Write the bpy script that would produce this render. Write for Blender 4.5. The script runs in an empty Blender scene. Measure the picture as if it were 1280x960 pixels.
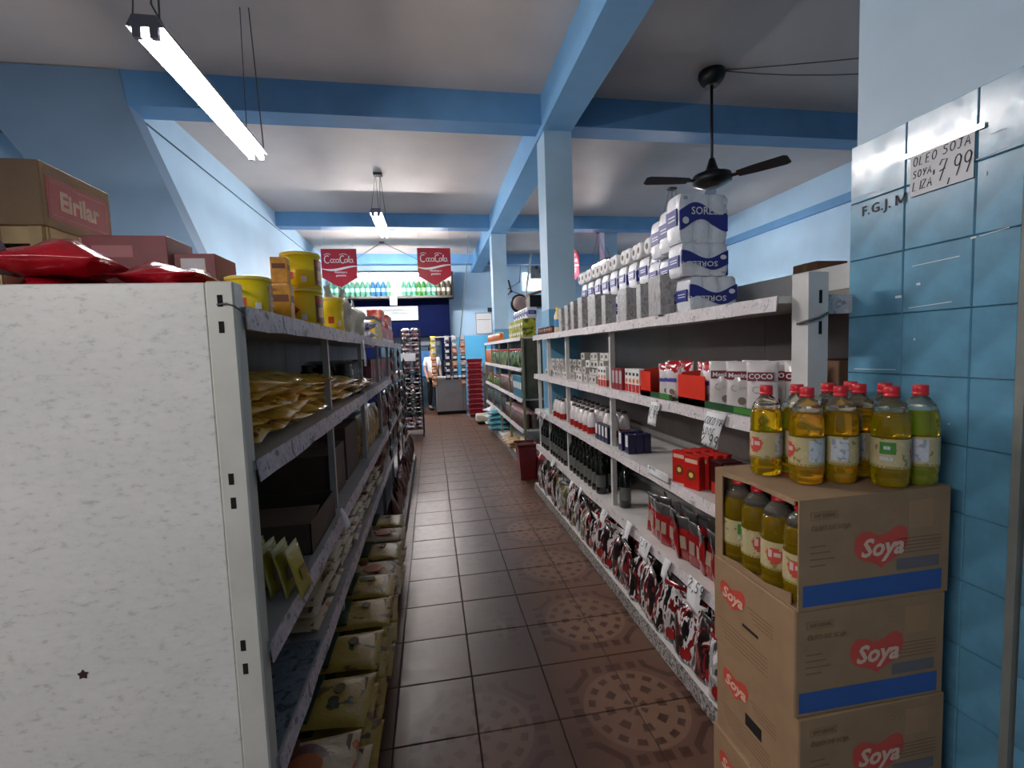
import bpy, math, random
from mathutils import Vector, Matrix
rnd = random.Random(7)
PI = math.pi
S = bpy.context.scene
COL = S.collection

# ---------------------------------------------------------------- camera
FPX = 582.0
yaw, pit, rol = math.radians(9.72), math.radians(4.2), math.radians(-2.0)
CF = Vector((math.sin(yaw)*math.cos(pit), math.cos(yaw)*math.cos(pit), -math.sin(pit)))
_r0 = Vector((math.cos(yaw), -math.sin(yaw), 0)); _u0 = _r0.cross(CF)
CR = _r0*math.cos(rol) + _u0*math.sin(rol); CU = _u0*math.cos(rol) - _r0*math.sin(rol)
CP = Vector((0, 0, 1.55))
cam = bpy.data.objects.new('camera', bpy.data.cameras.new('camera')); COL.objects.link(cam)
cam.data.sensor_width = 36; cam.data.lens = FPX/1280*36; cam.data.clip_start = 0.02
cam.matrix_world = Matrix(((CR.x, CU.x, -CF.x, CP.x), (CR.y, CU.y, -CF.y, CP.y), (CR.z, CU.z, -CF.z, CP.z), (0, 0, 0, 1)))
S.camera = cam
# ---------------------------------------------------------------- world, exposure, lamp power
w = bpy.data.worlds.new('world'); S.world = w; w.use_nodes = True
w.node_tree.nodes['Background'].inputs[0].default_value = (.75, .85, 1, 1)
w.node_tree.nodes['Background'].inputs[1].default_value = 0.35
S.view_settings.view_transform = 'Standard'; S.view_settings.look = 'None'
S.view_settings.gamma = 1; S.view_settings.use_curve_mapping = False
S.view_settings.exposure = 0.18
TUBE = 165.0
TUBE_COL = (1.0, 0.92, 0.88, 1)
S.cycles.max_bounces = 8; S.cycles.diffuse_bounces = 4; S.cycles.transmission_bounces = 8
S.cycles.caustics_reflective = False; S.cycles.caustics_refractive = False; S.cycles.sample_clamp_indirect = 10

# survey helpers: a direction measured in the photograph meets a plane of the shop
def _ray(x, y): return CF + CR*((x-640)/FPX) - CU*((y-480)/FPX)
def onx(x, y, X): d = _ray(x, y); return CP + d*(X/d.x)
def ony(x, y, Y): d = _ray(x, y); return CP + d*(Y/d.y)
def onz(x, y, Z): d = _ray(x, y); return CP + d*((Z-1.55)/d.z)

# ---------------------------------------------------------------- materials
_M = {}
def newmat(name):
    m = bpy.data.materials.new(name); m.use_nodes = True
    nt = m.node_tree; b = nt.nodes['Principled BSDF']
    return m, nt, b
def N(nt, t, **k):
    n = nt.nodes.new(t)
    for a, v in k.items():
        if a.startswith('i_'): n.inputs[int(a[2:])].default_value = v
        else: setattr(n, a, v)
    return n
def L(nt, a, b): nt.links.new(a, b)
def c4(c): return (c[0], c[1], c[2], 1)
def mat(name, col, rough=.5, metal=0, var=.06, scale=8, bump=0, coat=0, spec=None, trans=0, ior=1.45, objvar=0, alpha=1):
    if name in _M: return _M[name]
    m, nt, b = newmat(name)
    b.inputs['Roughness'].default_value = rough; b.inputs['Metallic'].default_value = metal
    if coat: b.inputs['Coat Weight'].default_value = coat; b.inputs['Coat Roughness'].default_value = .12
    if trans: b.inputs['Transmission Weight'].default_value = trans; b.inputs['IOR'].default_value = ior
    if alpha < 1: b.inputs['Alpha'].default_value = alpha
    tc = N(nt, 'ShaderNodeTexCoord'); no = N(nt, 'ShaderNodeTexNoise'); no.inputs['Scale'].default_value = scale; no.inputs['Detail'].default_value = 5
    L(nt, tc.outputs['Object'], no.inputs['Vector'])
    r = N(nt, 'ShaderNodeValToRGB'); e = r.color_ramp.elements
    e[0].position = .3; e[1].position = .7
    e[0].color = c4([max(0, x*(1-var)) for x in col]); e[1].color = c4([min(1, x*(1+var)) for x in col])
    L(nt, no.outputs[0], r.inputs[0]); out = r.outputs[0]
    if objvar:
        oi = N(nt, 'ShaderNodeObjectInfo'); h = N(nt, 'ShaderNodeHueSaturation')
        mr = N(nt, 'ShaderNodeMapRange'); mr.inputs[3].default_value = 1-objvar; mr.inputs[4].default_value = 1+objvar*.6
        L(nt, oi.outputs['Random'], mr.inputs[0]); L(nt, mr.outputs[0], h.inputs['Value']); L(nt, out, h.inputs['Color']); out = h.outputs[0]
    L(nt, out, b.inputs['Base Color'])
    if bump:
        bp = N(nt, 'ShaderNodeBump'); bp.inputs['Strength'].default_value = bump; bp.inputs['Distance'].default_value = .01
        n2 = N(nt, 'ShaderNodeTexNoise'); n2.inputs['Scale'].default_value = scale*3; n2.inputs['Detail'].default_value = 6
        L(nt, tc.outputs['Object'], n2.inputs['Vector']); L(nt, n2.outputs[0], bp.inputs['Height']); L(nt, bp.outputs[0], b.inputs['Normal'])
    _M[name] = m; return m
def patch(name, stops, scale=20, rough=.35, detail=3, dist=0, coord='Object', stretch=(1, 1, 1), coat=0, kind='noise', metal=0, bump=0, objvar=0, shift=True):
    """flat print: irregular patches of the given colours, stops = [(pos, colour), ...]"""
    if name in _M: return _M[name]
    m, nt, b = newmat(name); b.inputs['Roughness'].default_value = rough; b.inputs['Metallic'].default_value = metal
    if coat: b.inputs['Coat Weight'].default_value = coat; b.inputs['Coat Roughness'].default_value = .1
    tc = N(nt, 'ShaderNodeTexCoord'); mp = N(nt, 'ShaderNodeMapping'); mp.inputs['Scale'].default_value = stretch
    if kind == 'noise':
        no = N(nt, 'ShaderNodeTexNoise'); no.inputs['Scale'].default_value = scale; no.inputs['Detail'].default_value = detail; no.inputs['Distortion'].default_value = dist; o = no.outputs[0]
    else:
        no = N(nt, 'ShaderNodeTexVoronoi'); no.inputs['Scale'].default_value = scale; o = no.outputs['Distance']
    L(nt, tc.outputs[coord], mp.inputs[0])
    v = mp.outputs[0]
    if shift:
        oi = N(nt, 'ShaderNodeObjectInfo'); ad = N(nt, 'ShaderNodeVectorMath', operation='ADD'); mu = N(nt, 'ShaderNodeMath', operation='MULTIPLY'); mu.inputs[1].default_value = 3.0
        L(nt, oi.outputs['Random'], mu.inputs[0]); L(nt, v, ad.inputs[0]); L(nt, mu.outputs[0], ad.inputs[1]); v = ad.outputs[0]
    L(nt, v, no.inputs['Vector'])
    r = N(nt, 'ShaderNodeValToRGB'); r.color_ramp.interpolation = 'CONSTANT' if kind != 'soft' else 'LINEAR'
    e = r.color_ramp.elements; e[0].position = stops[0][0]; e[0].color = c4(stops[0][1]); e[1].position = stops[1][0]; e[1].color = c4(stops[1][1])
    for p, c in stops[2:]:
        q = e.new(p); q.color = c4(c)
    L(nt, o, r.inputs[0]); L(nt, r.outputs[0], b.inputs['Base Color'])
    if bump:
        bp = N(nt, 'ShaderNodeBump'); bp.inputs['Strength'].default_value = bump; bp.inputs['Distance'].default_value = .01
        n2 = N(nt, 'ShaderNodeTexNoise'); n2.inputs['Scale'].default_value = 22; n2.inputs['Detail'].default_value = 3; n2.inputs['Distortion'].default_value = 1.5
        L(nt, v, n2.inputs['Vector']); L(nt, n2.outputs[0], bp.inputs['Height']); L(nt, bp.outputs[0], b.inputs['Normal'])
    _M[name] = m; return m
def emis(name, col, st):
    if name in _M: return _M[name]
    m, nt, b = newmat(name); b.inputs['Base Color'].default_value = c4(col)
    b.inputs['Emission Color'].default_value = c4(col); b.inputs['Emission Strength'].default_value = st
    _M[name] = m; return m

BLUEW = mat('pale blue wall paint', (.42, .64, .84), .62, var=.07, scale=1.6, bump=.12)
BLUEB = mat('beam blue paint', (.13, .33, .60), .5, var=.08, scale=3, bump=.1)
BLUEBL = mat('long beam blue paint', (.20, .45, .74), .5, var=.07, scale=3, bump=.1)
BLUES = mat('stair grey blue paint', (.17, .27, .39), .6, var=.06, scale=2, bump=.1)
COLP = mat('column pale paint', (.40, .60, .76), .55, var=.06, scale=3, bump=.1)
DADO = mat('column dado blue paint', (.13, .36, .55), .4, var=.1, scale=4, bump=.1)
AZUR = mat('azure dado paint', (.10, .48, .80), .5, var=.05, scale=2, bump=.05)
CEIL = mat('ceiling plaster', (.64, .57, .53), .45, var=.07, scale=1.4, bump=.25)
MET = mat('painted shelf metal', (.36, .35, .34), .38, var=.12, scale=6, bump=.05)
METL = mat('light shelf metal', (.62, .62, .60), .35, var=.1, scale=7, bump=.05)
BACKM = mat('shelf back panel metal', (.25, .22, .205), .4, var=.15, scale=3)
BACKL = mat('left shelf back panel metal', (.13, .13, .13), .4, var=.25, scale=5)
BLACK = mat('black paint', (.008, .008, .009), .35)
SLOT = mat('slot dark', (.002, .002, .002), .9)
WHITE = mat('white plastic', (.8, .8, .8), .35, var=.03)
PAPER = mat('white paper', (.74, .76, .78), .7, var=.05, scale=20)
INK = mat('black ink', (.03, .03, .035), .6)
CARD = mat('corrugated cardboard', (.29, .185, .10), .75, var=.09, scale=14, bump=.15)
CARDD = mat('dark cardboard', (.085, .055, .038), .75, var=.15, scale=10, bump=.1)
CARDI = mat('cardboard inside', (.30, .18, .09), .8, var=.1)
CREAM = mat('cream print', (.66, .47, .36), .6)
REDP = mat('red carton print', (.55, .07, .045), .55, var=.06)
BLUEP = mat('blue carton print', (.03, .09, .30), .5, var=.08)
BRNP = mat('brown carton print', (.20, .11, .06), .7)
REDC = mat('red cap plastic', (.62, .02, .03), .35)
REDF = mat('glossy red film', (.42, .008, .018), .16, var=.25, scale=9, bump=.5, coat=.6)
DREDF = mat('dark red film', (.085, .010, .014), .22, var=.4, scale=14, bump=.5, coat=.4, objvar=.5)
YEL = mat('yellow tin print', (.95, .72, .015), .3, var=.05)
ORNG = mat('orange print', (.72, .18, .02), .4)
BROWN = mat('brown print', (.17, .05, .02), .4)
NAVY = mat('navy print', (.012, .02, .22), .35, var=.1)
TPW = mat('white tissue film', (.80, .82, .86), .3, var=.06, scale=25, bump=.25, coat=.2)
TPR = mat('tissue roll paper', (.84, .84, .85), .85, var=.03, scale=30)
CORE = mat('roll core shade', (.22, .19, .17), .9)
GREYTIN = patch('grey printed tin', [(0, (.33, .32, .31)), (.47, (.43, .42, .41)), (.6, (.24, .23, .23))], 22, .35, 4)
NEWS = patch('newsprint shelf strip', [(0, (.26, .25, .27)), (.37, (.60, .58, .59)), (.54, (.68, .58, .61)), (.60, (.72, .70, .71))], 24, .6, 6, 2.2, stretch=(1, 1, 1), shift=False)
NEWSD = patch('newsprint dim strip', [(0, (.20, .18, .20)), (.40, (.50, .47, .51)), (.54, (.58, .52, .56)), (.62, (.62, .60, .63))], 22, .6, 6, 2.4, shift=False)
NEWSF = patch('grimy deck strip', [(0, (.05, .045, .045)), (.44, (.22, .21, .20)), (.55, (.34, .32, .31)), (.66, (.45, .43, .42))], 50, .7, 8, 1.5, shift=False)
NEWSL = mat('dark metal deck strip', (.07, .055, .05), .7, var=.4, scale=20)  # mottled dark tone for the left bottom deck strip
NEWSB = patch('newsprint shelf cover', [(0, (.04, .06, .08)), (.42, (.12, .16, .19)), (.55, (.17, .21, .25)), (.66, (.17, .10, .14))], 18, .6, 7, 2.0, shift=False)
GOLD = patch('gold snack film', [(0, (.20, .09, .015)), (.36, (.75, .45, .07)), (.54, (.82, .55, .10)), (.64, (.95, .85, .5))], 12, .27, 3, 1.2, coat=.6, bump=.5)
GOLDP = mat('gold film print', (.42, .20, .02), .25, var=.2, scale=8, coat=.5, bump=.3)
CRIMP = mat('clear gold crimp', (.78, .68, .36), .12, var=.3, scale=40, coat=.8, bump=.5)
CLEAR = mat('clear film', (.9, .92, .95), .08, trans=.9, bump=.6, scale=12)
STEEL = mat('stainless steel', (.42, .43, .43), .3, metal=.7, var=.1, scale=3)
WOOD = mat('crate pine', (.55, .40, .20), .7, var=.2, scale=12, bump=.2)
CHAIN = mat('chain metal', (.10, .10, .10), .5)
FIX = mat('lamp housing', (.22, .21, .24), .35)
TUBEM = emis('fluorescent tube glow', TUBE_COL[:3], TUBE)
TUBEN = emis('nearest rear tube glow', TUBE_COL[:3], TUBE*.80)
TUBEF = emis('rear fluorescent tube glow', TUBE_COL[:3], TUBE*1.6)
FLOUR = patch('flour bag print', [(0, (.10, .04, .03)), (.36, (.42, .33, .20)), (.60, (.44, .35, .22)), (.66, (.42, .10, .03))], 9, .45, 2, .6, bump=.35)
CORNM = patch('yellow meal bag print', [(0, (.03, .05, .02)), (.34, (.33, .22, .03)), (.62, (.28, .18, .03)), (.66, (.14, .07, .02))], 13, .4, 2, .5, bump=.35)
KRAFT = mat('meal bag edge', (.36, .29, .18), .5, var=.2, scale=20, bump=.4)
POUCHES = [
 patch('white black pouch print', [(0, (.012, .010, .012)), (.40, (.012, .010, .012)), (.50, (.62, .60, .60)), (.60, (.16, .015, .015))], 15, .17, 2, .9, stretch=(1.5, 1.5, .55), coat=.6, bump=.5),
 patch('black red pouch print', [(0, (.015, .010, .012)), (.44, (.016, .011, .012)), (.52, (.22, .012, .018)), (.60, (.60, .58, .58))], 15, .17, 2, .9, stretch=(1.5, 1.5, .55), coat=.6, bump=.5),
 patch('silver pouch print', [(0, (.05, .045, .045)), (.42, (.30, .30, .31)), (.54, (.62, .61, .62)), (.66, (.03, .03, .03))], 15, .17, 2, .9, stretch=(1.5, 1.5, .55), coat=.6, bump=.5),
 patch('green white pouch print', [(0, (.02, .02, .02)), (.40, (.42, .40, .38)), (.52, (.10, .16, .05)), (.62, (.22, .03, .02))], 15, .17, 2, .9, stretch=(1.5, 1.5, .55), coat=.6, bump=.5)]
WINE = mat('dark wine glass', (.006, .010, .008), .08, coat=.6)
WINEL = mat('pale wine label', (.13, .14, .13), .6)
SAUCE = mat('red sauce film', (.28, .012, .012), .15, var=.3, coat=.7, bump=.3)
SILV = mat('silver pouch top', (.12, .12, .12), .2, metal=.4, var=.4, coat=.5)
GREEN = mat('green print', (.05, .22, .03), .45)
DGREEN = mat('dark green display card', (.012, .07, .02), .4)
REDD = mat('bright red display card', (.72, .03, .008), .4)
COCOW = mat('white pouch film', (.74, .70, .70), .18, var=.08, bump=.3, coat=.5)
MAROON = mat('maroon print', (.17, .005, .02), .35)
LABELC = patch('oil label print', [(0, (.26, .20, .06)), (.35, (.48, .41, .22)), (.62, (.53, .46, .27)), (.8, (.30, .22, .08))], 45, .4, 2)
LABW = patch('nutrition table print', [(0, (.30, .33, .38)), (.42, (.52, .56, .60)), (.6, (.56, .60, .64))], 90, .5, 2)
COKE = mat('red banner print', (.42, .018, .035), .35, var=.05)
NAVYW = mat('navy painted facade', (.002, .005, .032), .9, var=.15, scale=2)
NAVYW.node_tree.nodes['Principled BSDF'].inputs['Specular IOR Level'].default_value = .08
BASK = mat('red basket plastic', (.30, .012, .022), .35, var=.3, scale=8)
BINR = mat('dark red bin plastic', (.14, .010, .012), .4, var=.2)
SKIN = mat('skin', (.42, .24, .17), .5, var=.08)

# ---------------------------------------------------------------- mesh builders
class MB:
    def __init__(s): s.v = []; s.f = []; s.m = []; s.sm = []
    def add(s, vs, fs, mi=0, smooth=False):
        o = len(s.v); s.v += [tuple(v) for v in vs]
        for f in fs: s.f.append(tuple(o+i for i in f)); s.m.append(mi); s.sm.append(smooth)
        return s
    def box(s, x0, x1, y0, y1, z0, z1, mi=0, M=None):
        vs = [Vector((x, y, z)) for z in (z0, z1) for y in (y0, y1) for x in (x0, x1)]
        if M is not None: vs = [M @ v for v in vs]
        return s.add(vs, [(0, 2, 3, 1), (4, 5, 7, 6), (0, 1, 5, 4), (2, 6, 7, 3), (0, 4, 6, 2), (1, 3, 7, 5)], mi)
    def cbox(s, x0, x1, y0, y1, z0, z1, b=.004, mi=0, M=None):
        """box with chamfered vertical edges and a chamfered top and bottom"""
        b = min(b, (x1-x0)*.45, (y1-y0)*.45, (z1-z0)*.45)
        def ring(i, z): return [(x0+i, y0, z), (x1-i, y0, z), (x1, y0+i, z), (x1, y1-i, z), (x1-i, y1, z), (x0+i, y1, z), (x0, y1-i, z), (x0, y0+i, z)]
        def inn(z): return [(x0+b, y0+b, z)]*1
        r0 = [(x0+b+.0, y0+b, z0), (x1-b, y0+b, z0), (x1-b, y0+b, z0), (x1-b, y1-b, z0), (x1-b, y1-b, z0), (x0+b, y1-b, z0), (x0+b, y1-b, z0), (x0+b, y0+b, z0)]
        vs = ring(b, z0+b) + ring(b, z1-b) + [(x0+b, y0+b, z1), (x1-b, y0+b, z1), (x1-b, y1-b, z1), (x0+b, y1-b, z1), (x0+b, y0+b, z0), (x1-b, y0+b, z0), (x1-b, y1-b, z0), (x0+b, y1-b, z0)]
        if M is not None: vs = [M @ Vector(v) for v in vs]
        fs = [(i, (i+1) % 8, 8+(i+1) % 8, 8+i) for i in range(8)]
        T = 16; B = 20
        fs += [(T, T+1, T+2, T+3), (B+3, B+2, B+1, B)]
        fs += [(8, 9, T+1, T), (9, 10, T+1), (10, 11, T+2, T+1), (11, 12, T+2), (12, 13, T+3, T+2), (13, 14, T+3), (14, 15, T, T+3), (15, 8, T)]
        fs += [(1, 0, B, B+1), (2, 1, B+1), (3, 2, B+1, B+2), (4, 3, B+2), (5, 4, B+2, B+3), (6, 5, B+3), (7, 6, B+3, B), (0, 7, B)]
        return s.add(vs, fs, mi)
    def lathe(s, prof, n=16, mi=0, M=None, cap=True, sx=1, sy=1):
        vs = []
        for r, z in prof:
            for k in range(n):
                a = 2*PI*k/n; vs.append(Vector((r*math.cos(a)*sx, r*math.sin(a)*sy, z)))
        if M is not None: vs = [M @ v for v in vs]
        fs = [(j*n+k, j*n+(k+1) % n, (j+1)*n+(k+1) % n, (j+1)*n+k) for j in range(len(prof)-1) for k in range(n)]
        s.add(vs, fs, mi, True)
        if cap:
            o = len(s.v)-len(vs)
            s.f.append(tuple(o+k for k in reversed(range(n)))); s.m.append(mi); s.sm.append(False)
            s.f.append(tuple(o+(len(prof)-1)*n+k for k in range(n))); s.m.append(mi); s.sm.append(False)
        return s
    def tube(s, pts, r, n=6, mi=0):
        pts = [Vector(p) for p in pts]; rings = []
        for i, p in enumerate(pts):
            d = (pts[min(i+1, len(pts)-1)]-pts[max(i-1, 0)]).normalized()
            a = d.cross(Vector((0, 0, 1)) if abs(d.z) < .9 else Vector((1, 0, 0))).normalized(); b = d.cross(a)
            rings.append([p + (a*math.cos(2*PI*k/n)+b*math.sin(2*PI*k/n))*r for k in range(n)])
        vs = [v for g in rings for v in g]
        fs = [(j*n+k, j*n+(k+1) % n, (j+1)*n+(k+1) % n, (j+1)*n+k) for j in range(len(pts)-1) for k in range(n)]
        fs += [tuple(reversed(range(n))), tuple((len(pts)-1)*n+k for k in range(n))]
        return s.add(vs, fs, mi, True)
    def prism(s, poly, d, mi=0, M=None):
        """polygon in the local xz plane, thickness d along +y from y=0"""
        n = len(poly); vs = [Vector((x, 0, z)) for x, z in poly] + [Vector((x, d, z)) for x, z in poly]
        if M is not None: vs = [M @ v for v in vs]
        return s.add(vs, [tuple(range(n)), tuple(reversed(range(n, 2*n)))] + [(i, i+n, (i+1) % n+n, (i+1) % n) for i in range(n)], mi)
    def pillow(s, w, h, t, nu=8, nv=10, seed=0, wr=.12, crimp=.06, mi=0, M=None, foot=0, flat=1):
        """sealed bag standing in xz, thickness along y; crimped seams top and bottom"""
        r = random.Random(seed); ph = [r.uniform(0, 6.3) for _ in range(6)]
        vs = []
        for side in (-1, 1):
            for j in range(nv+1):
                v = j/nv
                for i in range(nu+1):
                    u = i/nu
                    pv = 0 if v < crimp or v > 1-crimp else math.sin(PI*min(1, max(0, (v-crimp)/(1-2*crimp))))**.45
                    if foot and v < .5: pv = max(pv, foot*(1-v*.3)) if v > .01 else pv*.9+foot*.7
                    pu = math.sin(PI*u)**.5 if 0 < u < 1 else 0
                    th = t/2*pv*pu
                    th *= 1 + wr*(math.sin(7*u+ph[0]+3*v)+math.sin(9*v+ph[1]+5*u*side)+.7*math.sin(17*u+11*v+ph[2]))*.7
                    ww = w*(1-.10*pv*flat*(1 if not foot else .5))
                    x = (u-.5)*ww + wr*.02*w*math.sin(9*v+ph[3])
                    z = v*h - wr*.06*h*pu*math.sin(5*u+ph[4]) * (1 if v > .5 else 0)
                    y = side*max(th, .0008) + wr*.10*t*math.sin(6*u+4*v+ph[5])
                    vs.append(Vector((x, y, z)))
        if M is not None: vs = [M @ v for v in vs]
        K = (nu+1)*(nv+1); fs = []
        for j in range(nv):
            for i in range(nu):
                a = j*(nu+1)+i
                fs.append((a, a+1, a+nu+2, a+nu+1)); fs.append((K+a, K+a+nu+1, K+a+nu+2, K+a+1))
        for j in range(nv):
            a = j*(nu+1); fs.append((a, a+nu+1, K+a+nu+1, K+a)); a += nu; fs.append((a, K+a, K+a+nu+1, a+nu+1))
        for i in range(nu):
            a = i; fs.append((a, K+a, K+a+1, a+1)); a = nv*(nu+1)+i; fs.append((a, a+1, K+a+1, K+a))
        return s.add(vs, fs, mi, True)
    def mesh(s, name, mats):
        me = bpy.data.meshes.new(name); me.from_pydata(s.v, [], s.f)
        for m in (mats if isinstance(mats, (list, tuple)) else [mats]): me.materials.append(m)
        me.polygons.foreach_set('material_index', s.m); me.polygons.foreach_set('use_smooth', s.sm); me.update()
        return me
    def obj(s, name, mats, parent=None, loc=(0, 0, 0), rot=(0, 0, 0)):
        return put(name, s.mesh(name, mats), parent, loc, rot)
def put(name, me, parent=None, loc=(0, 0, 0), rot=(0, 0, 0)):
    o = bpy.data.objects.new(name, me); COL.objects.link(o); o.parent = parent; o.location = loc; o.rotation_euler = rot; return o
def thing(name, label, cat, loc=(0, 0, 0), rot=(0, 0, 0), group=None):
    o = bpy.data.objects.new(name, None); COL.objects.link(o); o.location = loc
    o.rotation_euler = rot if isinstance(rot, tuple) else (0, 0, rot); o.empty_display_size = .05
    tag(o, label, cat, group); return o
def tag(o, label, cat, group=None, kind=None):
    if label: o['label'] = label
    if cat: o['category'] = cat
    if group: o['group'] = group
    elif 'group' in o: del o['group']
    if kind: o['kind'] = kind
    return o
def struct(o, label, cat='structure'):
    o['kind'] = 'structure'; o['label'] = label; o['category'] = cat; return o
_ch = {}
def kids(o):
    k = o.name
    if k not in _ch: _ch[k] = [c for c in bpy.data.objects if c.parent == o]
    return _ch[k]
def dup(root, loc, rot=None, label=None, group=None, scale=None):
    r = root.copy(); COL.objects.link(r); r.location = loc
    if rot is not None: r.rotation_euler = rot if isinstance(rot, tuple) else (0, 0, rot)
    if scale: r.scale = scale if isinstance(scale, tuple) else (scale,)*3
    if label: r['label'] = label
    if group: r['group'] = group
    elif 'group' in r: del r['group']
    for ch in kids(root):
        c = ch.copy(); COL.objects.link(c); c.parent = r
        for g in kids(ch):
            d = g.copy(); COL.objects.link(d); d.parent = c
    return r
class Proto:
    """a kind of thing: the first placing moves the built one itself, later ones copy it with its parts"""
    def __init__(s, root): s.root = root; s.used = False
    def place(s, loc, rot=0, label=None, group=None, scale=None):
        if not s.used:
            s.used = True; r = s.root; r.location = loc; r.rotation_euler = rot if isinstance(rot, tuple) else (0, 0, rot)
            kids(r)
            for c in kids(r): kids(c)
            if scale: r.scale = scale if isinstance(scale, tuple) else (scale,)*3
            if label: r['label'] = label
            if group: r['group'] = group
            return r
        return dup(s.root, loc, rot, label, group, scale or (1, 1, 1))
_tx = {}
def text(s, size, m, parent=None, loc=(0, 0, 0), face='-y', bold=0, shear=0, sx=1, name='lettering', space=1, align='CENTER', flip=False, spin=0):
    key = (s, size, m.name, bold, shear, space, align)
    if key not in _tx:
        cu = bpy.data.curves.new('t', 'FONT'); cu.body = s; cu.size = size; cu.offset = bold; cu.shear = shear; cu.space_character = space
        cu.align_x = align; cu.align_y = 'CENTER'; cu.extrude = .0002; cu.resolution_u = 2
        o = bpy.data.objects.new('t', cu); COL.objects.link(o)
        dg = bpy.context.evaluated_depsgraph_get(); me = bpy.data.meshes.new_from_object(o.evaluated_get(dg))
        bpy.data.objects.remove(o); me.name = 'lettering'; me.materials.clear(); me.materials.append(m); _tx[key] = me
    rz = {'-y': 0, '-x': -PI/2, '+x': PI/2, '+y': PI}[face]
    o = put(name, _tx[key], parent, loc)
    R_ = Matrix.Rotation(rz, 4, 'Z') @ Matrix.Rotation(PI/2, 4, 'X') @ Matrix.Rotation(spin, 4, 'Z')
    if face == '+z': pass
    o.matrix_local = Matrix.Translation(loc) @ R_ @ Matrix.Diagonal((sx, 1, 1, 1)); return o
def ribbon(mb, pts, wd, mi=0, y=0, M=None):
    """flat pen stroke in xz, seen from -y"""
    n = len(pts); vs = []
    for i, (x, z) in enumerate(pts):
        a = Vector(pts[min(i+1, n-1)])-Vector(pts[max(i-1, 0)])
        if a.length < 1e-9: a = Vector((1, 0))
        a.normalize(); nx, nz = -a.y, a.x
        ww = wd if not isinstance(wd, (list, tuple)) else wd[i]
        vs += [Vector((x+nx*ww/2, y, z+nz*ww/2)), Vector((x-nx*ww/2, y, z-nz*ww/2))]
    if M is not None: vs = [M @ v for v in vs]
    mb.add(vs, [(2*i, 2*i+1, 2*i+3, 2*i+2) for i in range(n-1)], mi); return mb
def arcp(cx, cz, rx, rz, a0, a1, n=10):
    return [(cx+rx*math.cos(math.radians(a0+(a1-a0)*i/n)), cz+rz*math.sin(math.radians(a0+(a1-a0)*i/n))) for i in range(n+1)]
ORD = ['first', 'second', 'third', 'fourth', 'fifth', 'sixth', 'seventh', 'eighth', 'ninth', 'tenth', 'eleventh', 'twelfth', 'thirteenth', 'fourteenth', 'fifteenth', 'sixteenth', 'seventeenth', 'eighteenth', 'nineteenth', 'twentieth']
class _O(list):
    def __getitem__(s, i): return list.__getitem__(s, i) if i < 20 else '%d%s' % (i+1, {1: 'st', 2: 'nd', 3: 'rd'}.get((i+1) % 10, 'th'))
ORD = _O(ORD)
# stroke letters for hand-lettered price cards: unit box 0..1
HAND = {
 'O': [arcp(.5, .5, .4, .5, 90, 460)], 'L': [[(.15, 1), (.1, 0), (.7, .03)]], 'E': [[(.8, 1), (.15, .97), (.15, 0), (.8, .02)], [(.15, .52), (.65, .55)]],
 'S': [[(.85, .95), (.4, 1), (.15, .8), (.3, .58), (.7, .48), (.85, .22), (.6, 0), (.1, .04)]], 'J': [[(.2, 1), (.95, 1)], [(.65, 1), (.62, .2), (.4, 0), (.12, .12)]],
 'A': [[(.05, 0), (.5, 1), (.95, 0)], [(.25, .38), (.8, .38)]], 'Y': [[(.1, 1), (.45, .5)], [(.9, 1), (.35, 0)]], 'I': [[(.5, 1), (.45, 0)]], 'Z': [[(.1, .97), (.85, 1), (.1, 0), (.9, .04)]],
 '7': [[(.1, .78), (.3, 1), (.9, .98), (.4, 0)], [(.2, .48), (.85, .55)]], '9': [arcp(.5, .72, .34, .26, 0, 350), [(.84, .85), (.78, .4), (.6, 0)]], ',': [[(.4, .05), (.3, -.25)]],
 '$': [[(.7, .8), (.3, .8), (.3, .55), (.7, .5), (.65, .2), (.2, .2)], [(.5, 1), (.45, 0)]], 'C': [arcp(.55, .5, .42, .5, 60, 300)], 'V': [[(.1, 1), (.5, 0), (.9, 1)]],
 'M': [[(.05, 0), (.15, 1), (.5, .4), (.85, 1), (.95, 0)]], 'D': [[(.15, 0), (.15, 1), (.6, .95), (.9, .5), (.6, .05), (.15, 0)]], '4': [[(.6, 1), (.1, .4), (.9, .42)], [(.65, .7), (.6, 0)]],
 'T': [[(.05, 1), (.95, 1)], [(.5, 1), (.5, 0)]], 'N': [[(.1, 0), (.12, 1), (.88, 0), (.9, 1)]], 'R': [[(.15, 0), (.15, 1), (.7, .95), (.75, .6), (.15, .5), (.85, 0)]], '2': [[(.1, .8), (.5, 1), (.85, .75), (.1, 0), (.9, .02)]], '5': [[(.85, 1), (.2, 1), (.15, .55), (.7, .55), (.8, .2), (.4, 0), (.1, .1)]],
 'U': [[(.1, 1), (.12, .2), (.5, 0), (.85, .2), (.9, 1)]], ' ': []}
def hand(mb, s, x, z, h, wd, adv=.8, wr=.7, slant=.12, y=0, jit=.04, mi=0):
    r = random.Random(s)
    for ch in s:
        dz = r.uniform(-jit, jit)*h
        for st in HAND.get(ch, []): ribbon(mb, [(x+(px_*wr+pz_*slant)*h, z+dz+pz_*h) for px_, pz_ in st], wd, mi, y)
        x += adv*h*(1 if ch not in ' ,I' else .55)
    return x

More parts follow.
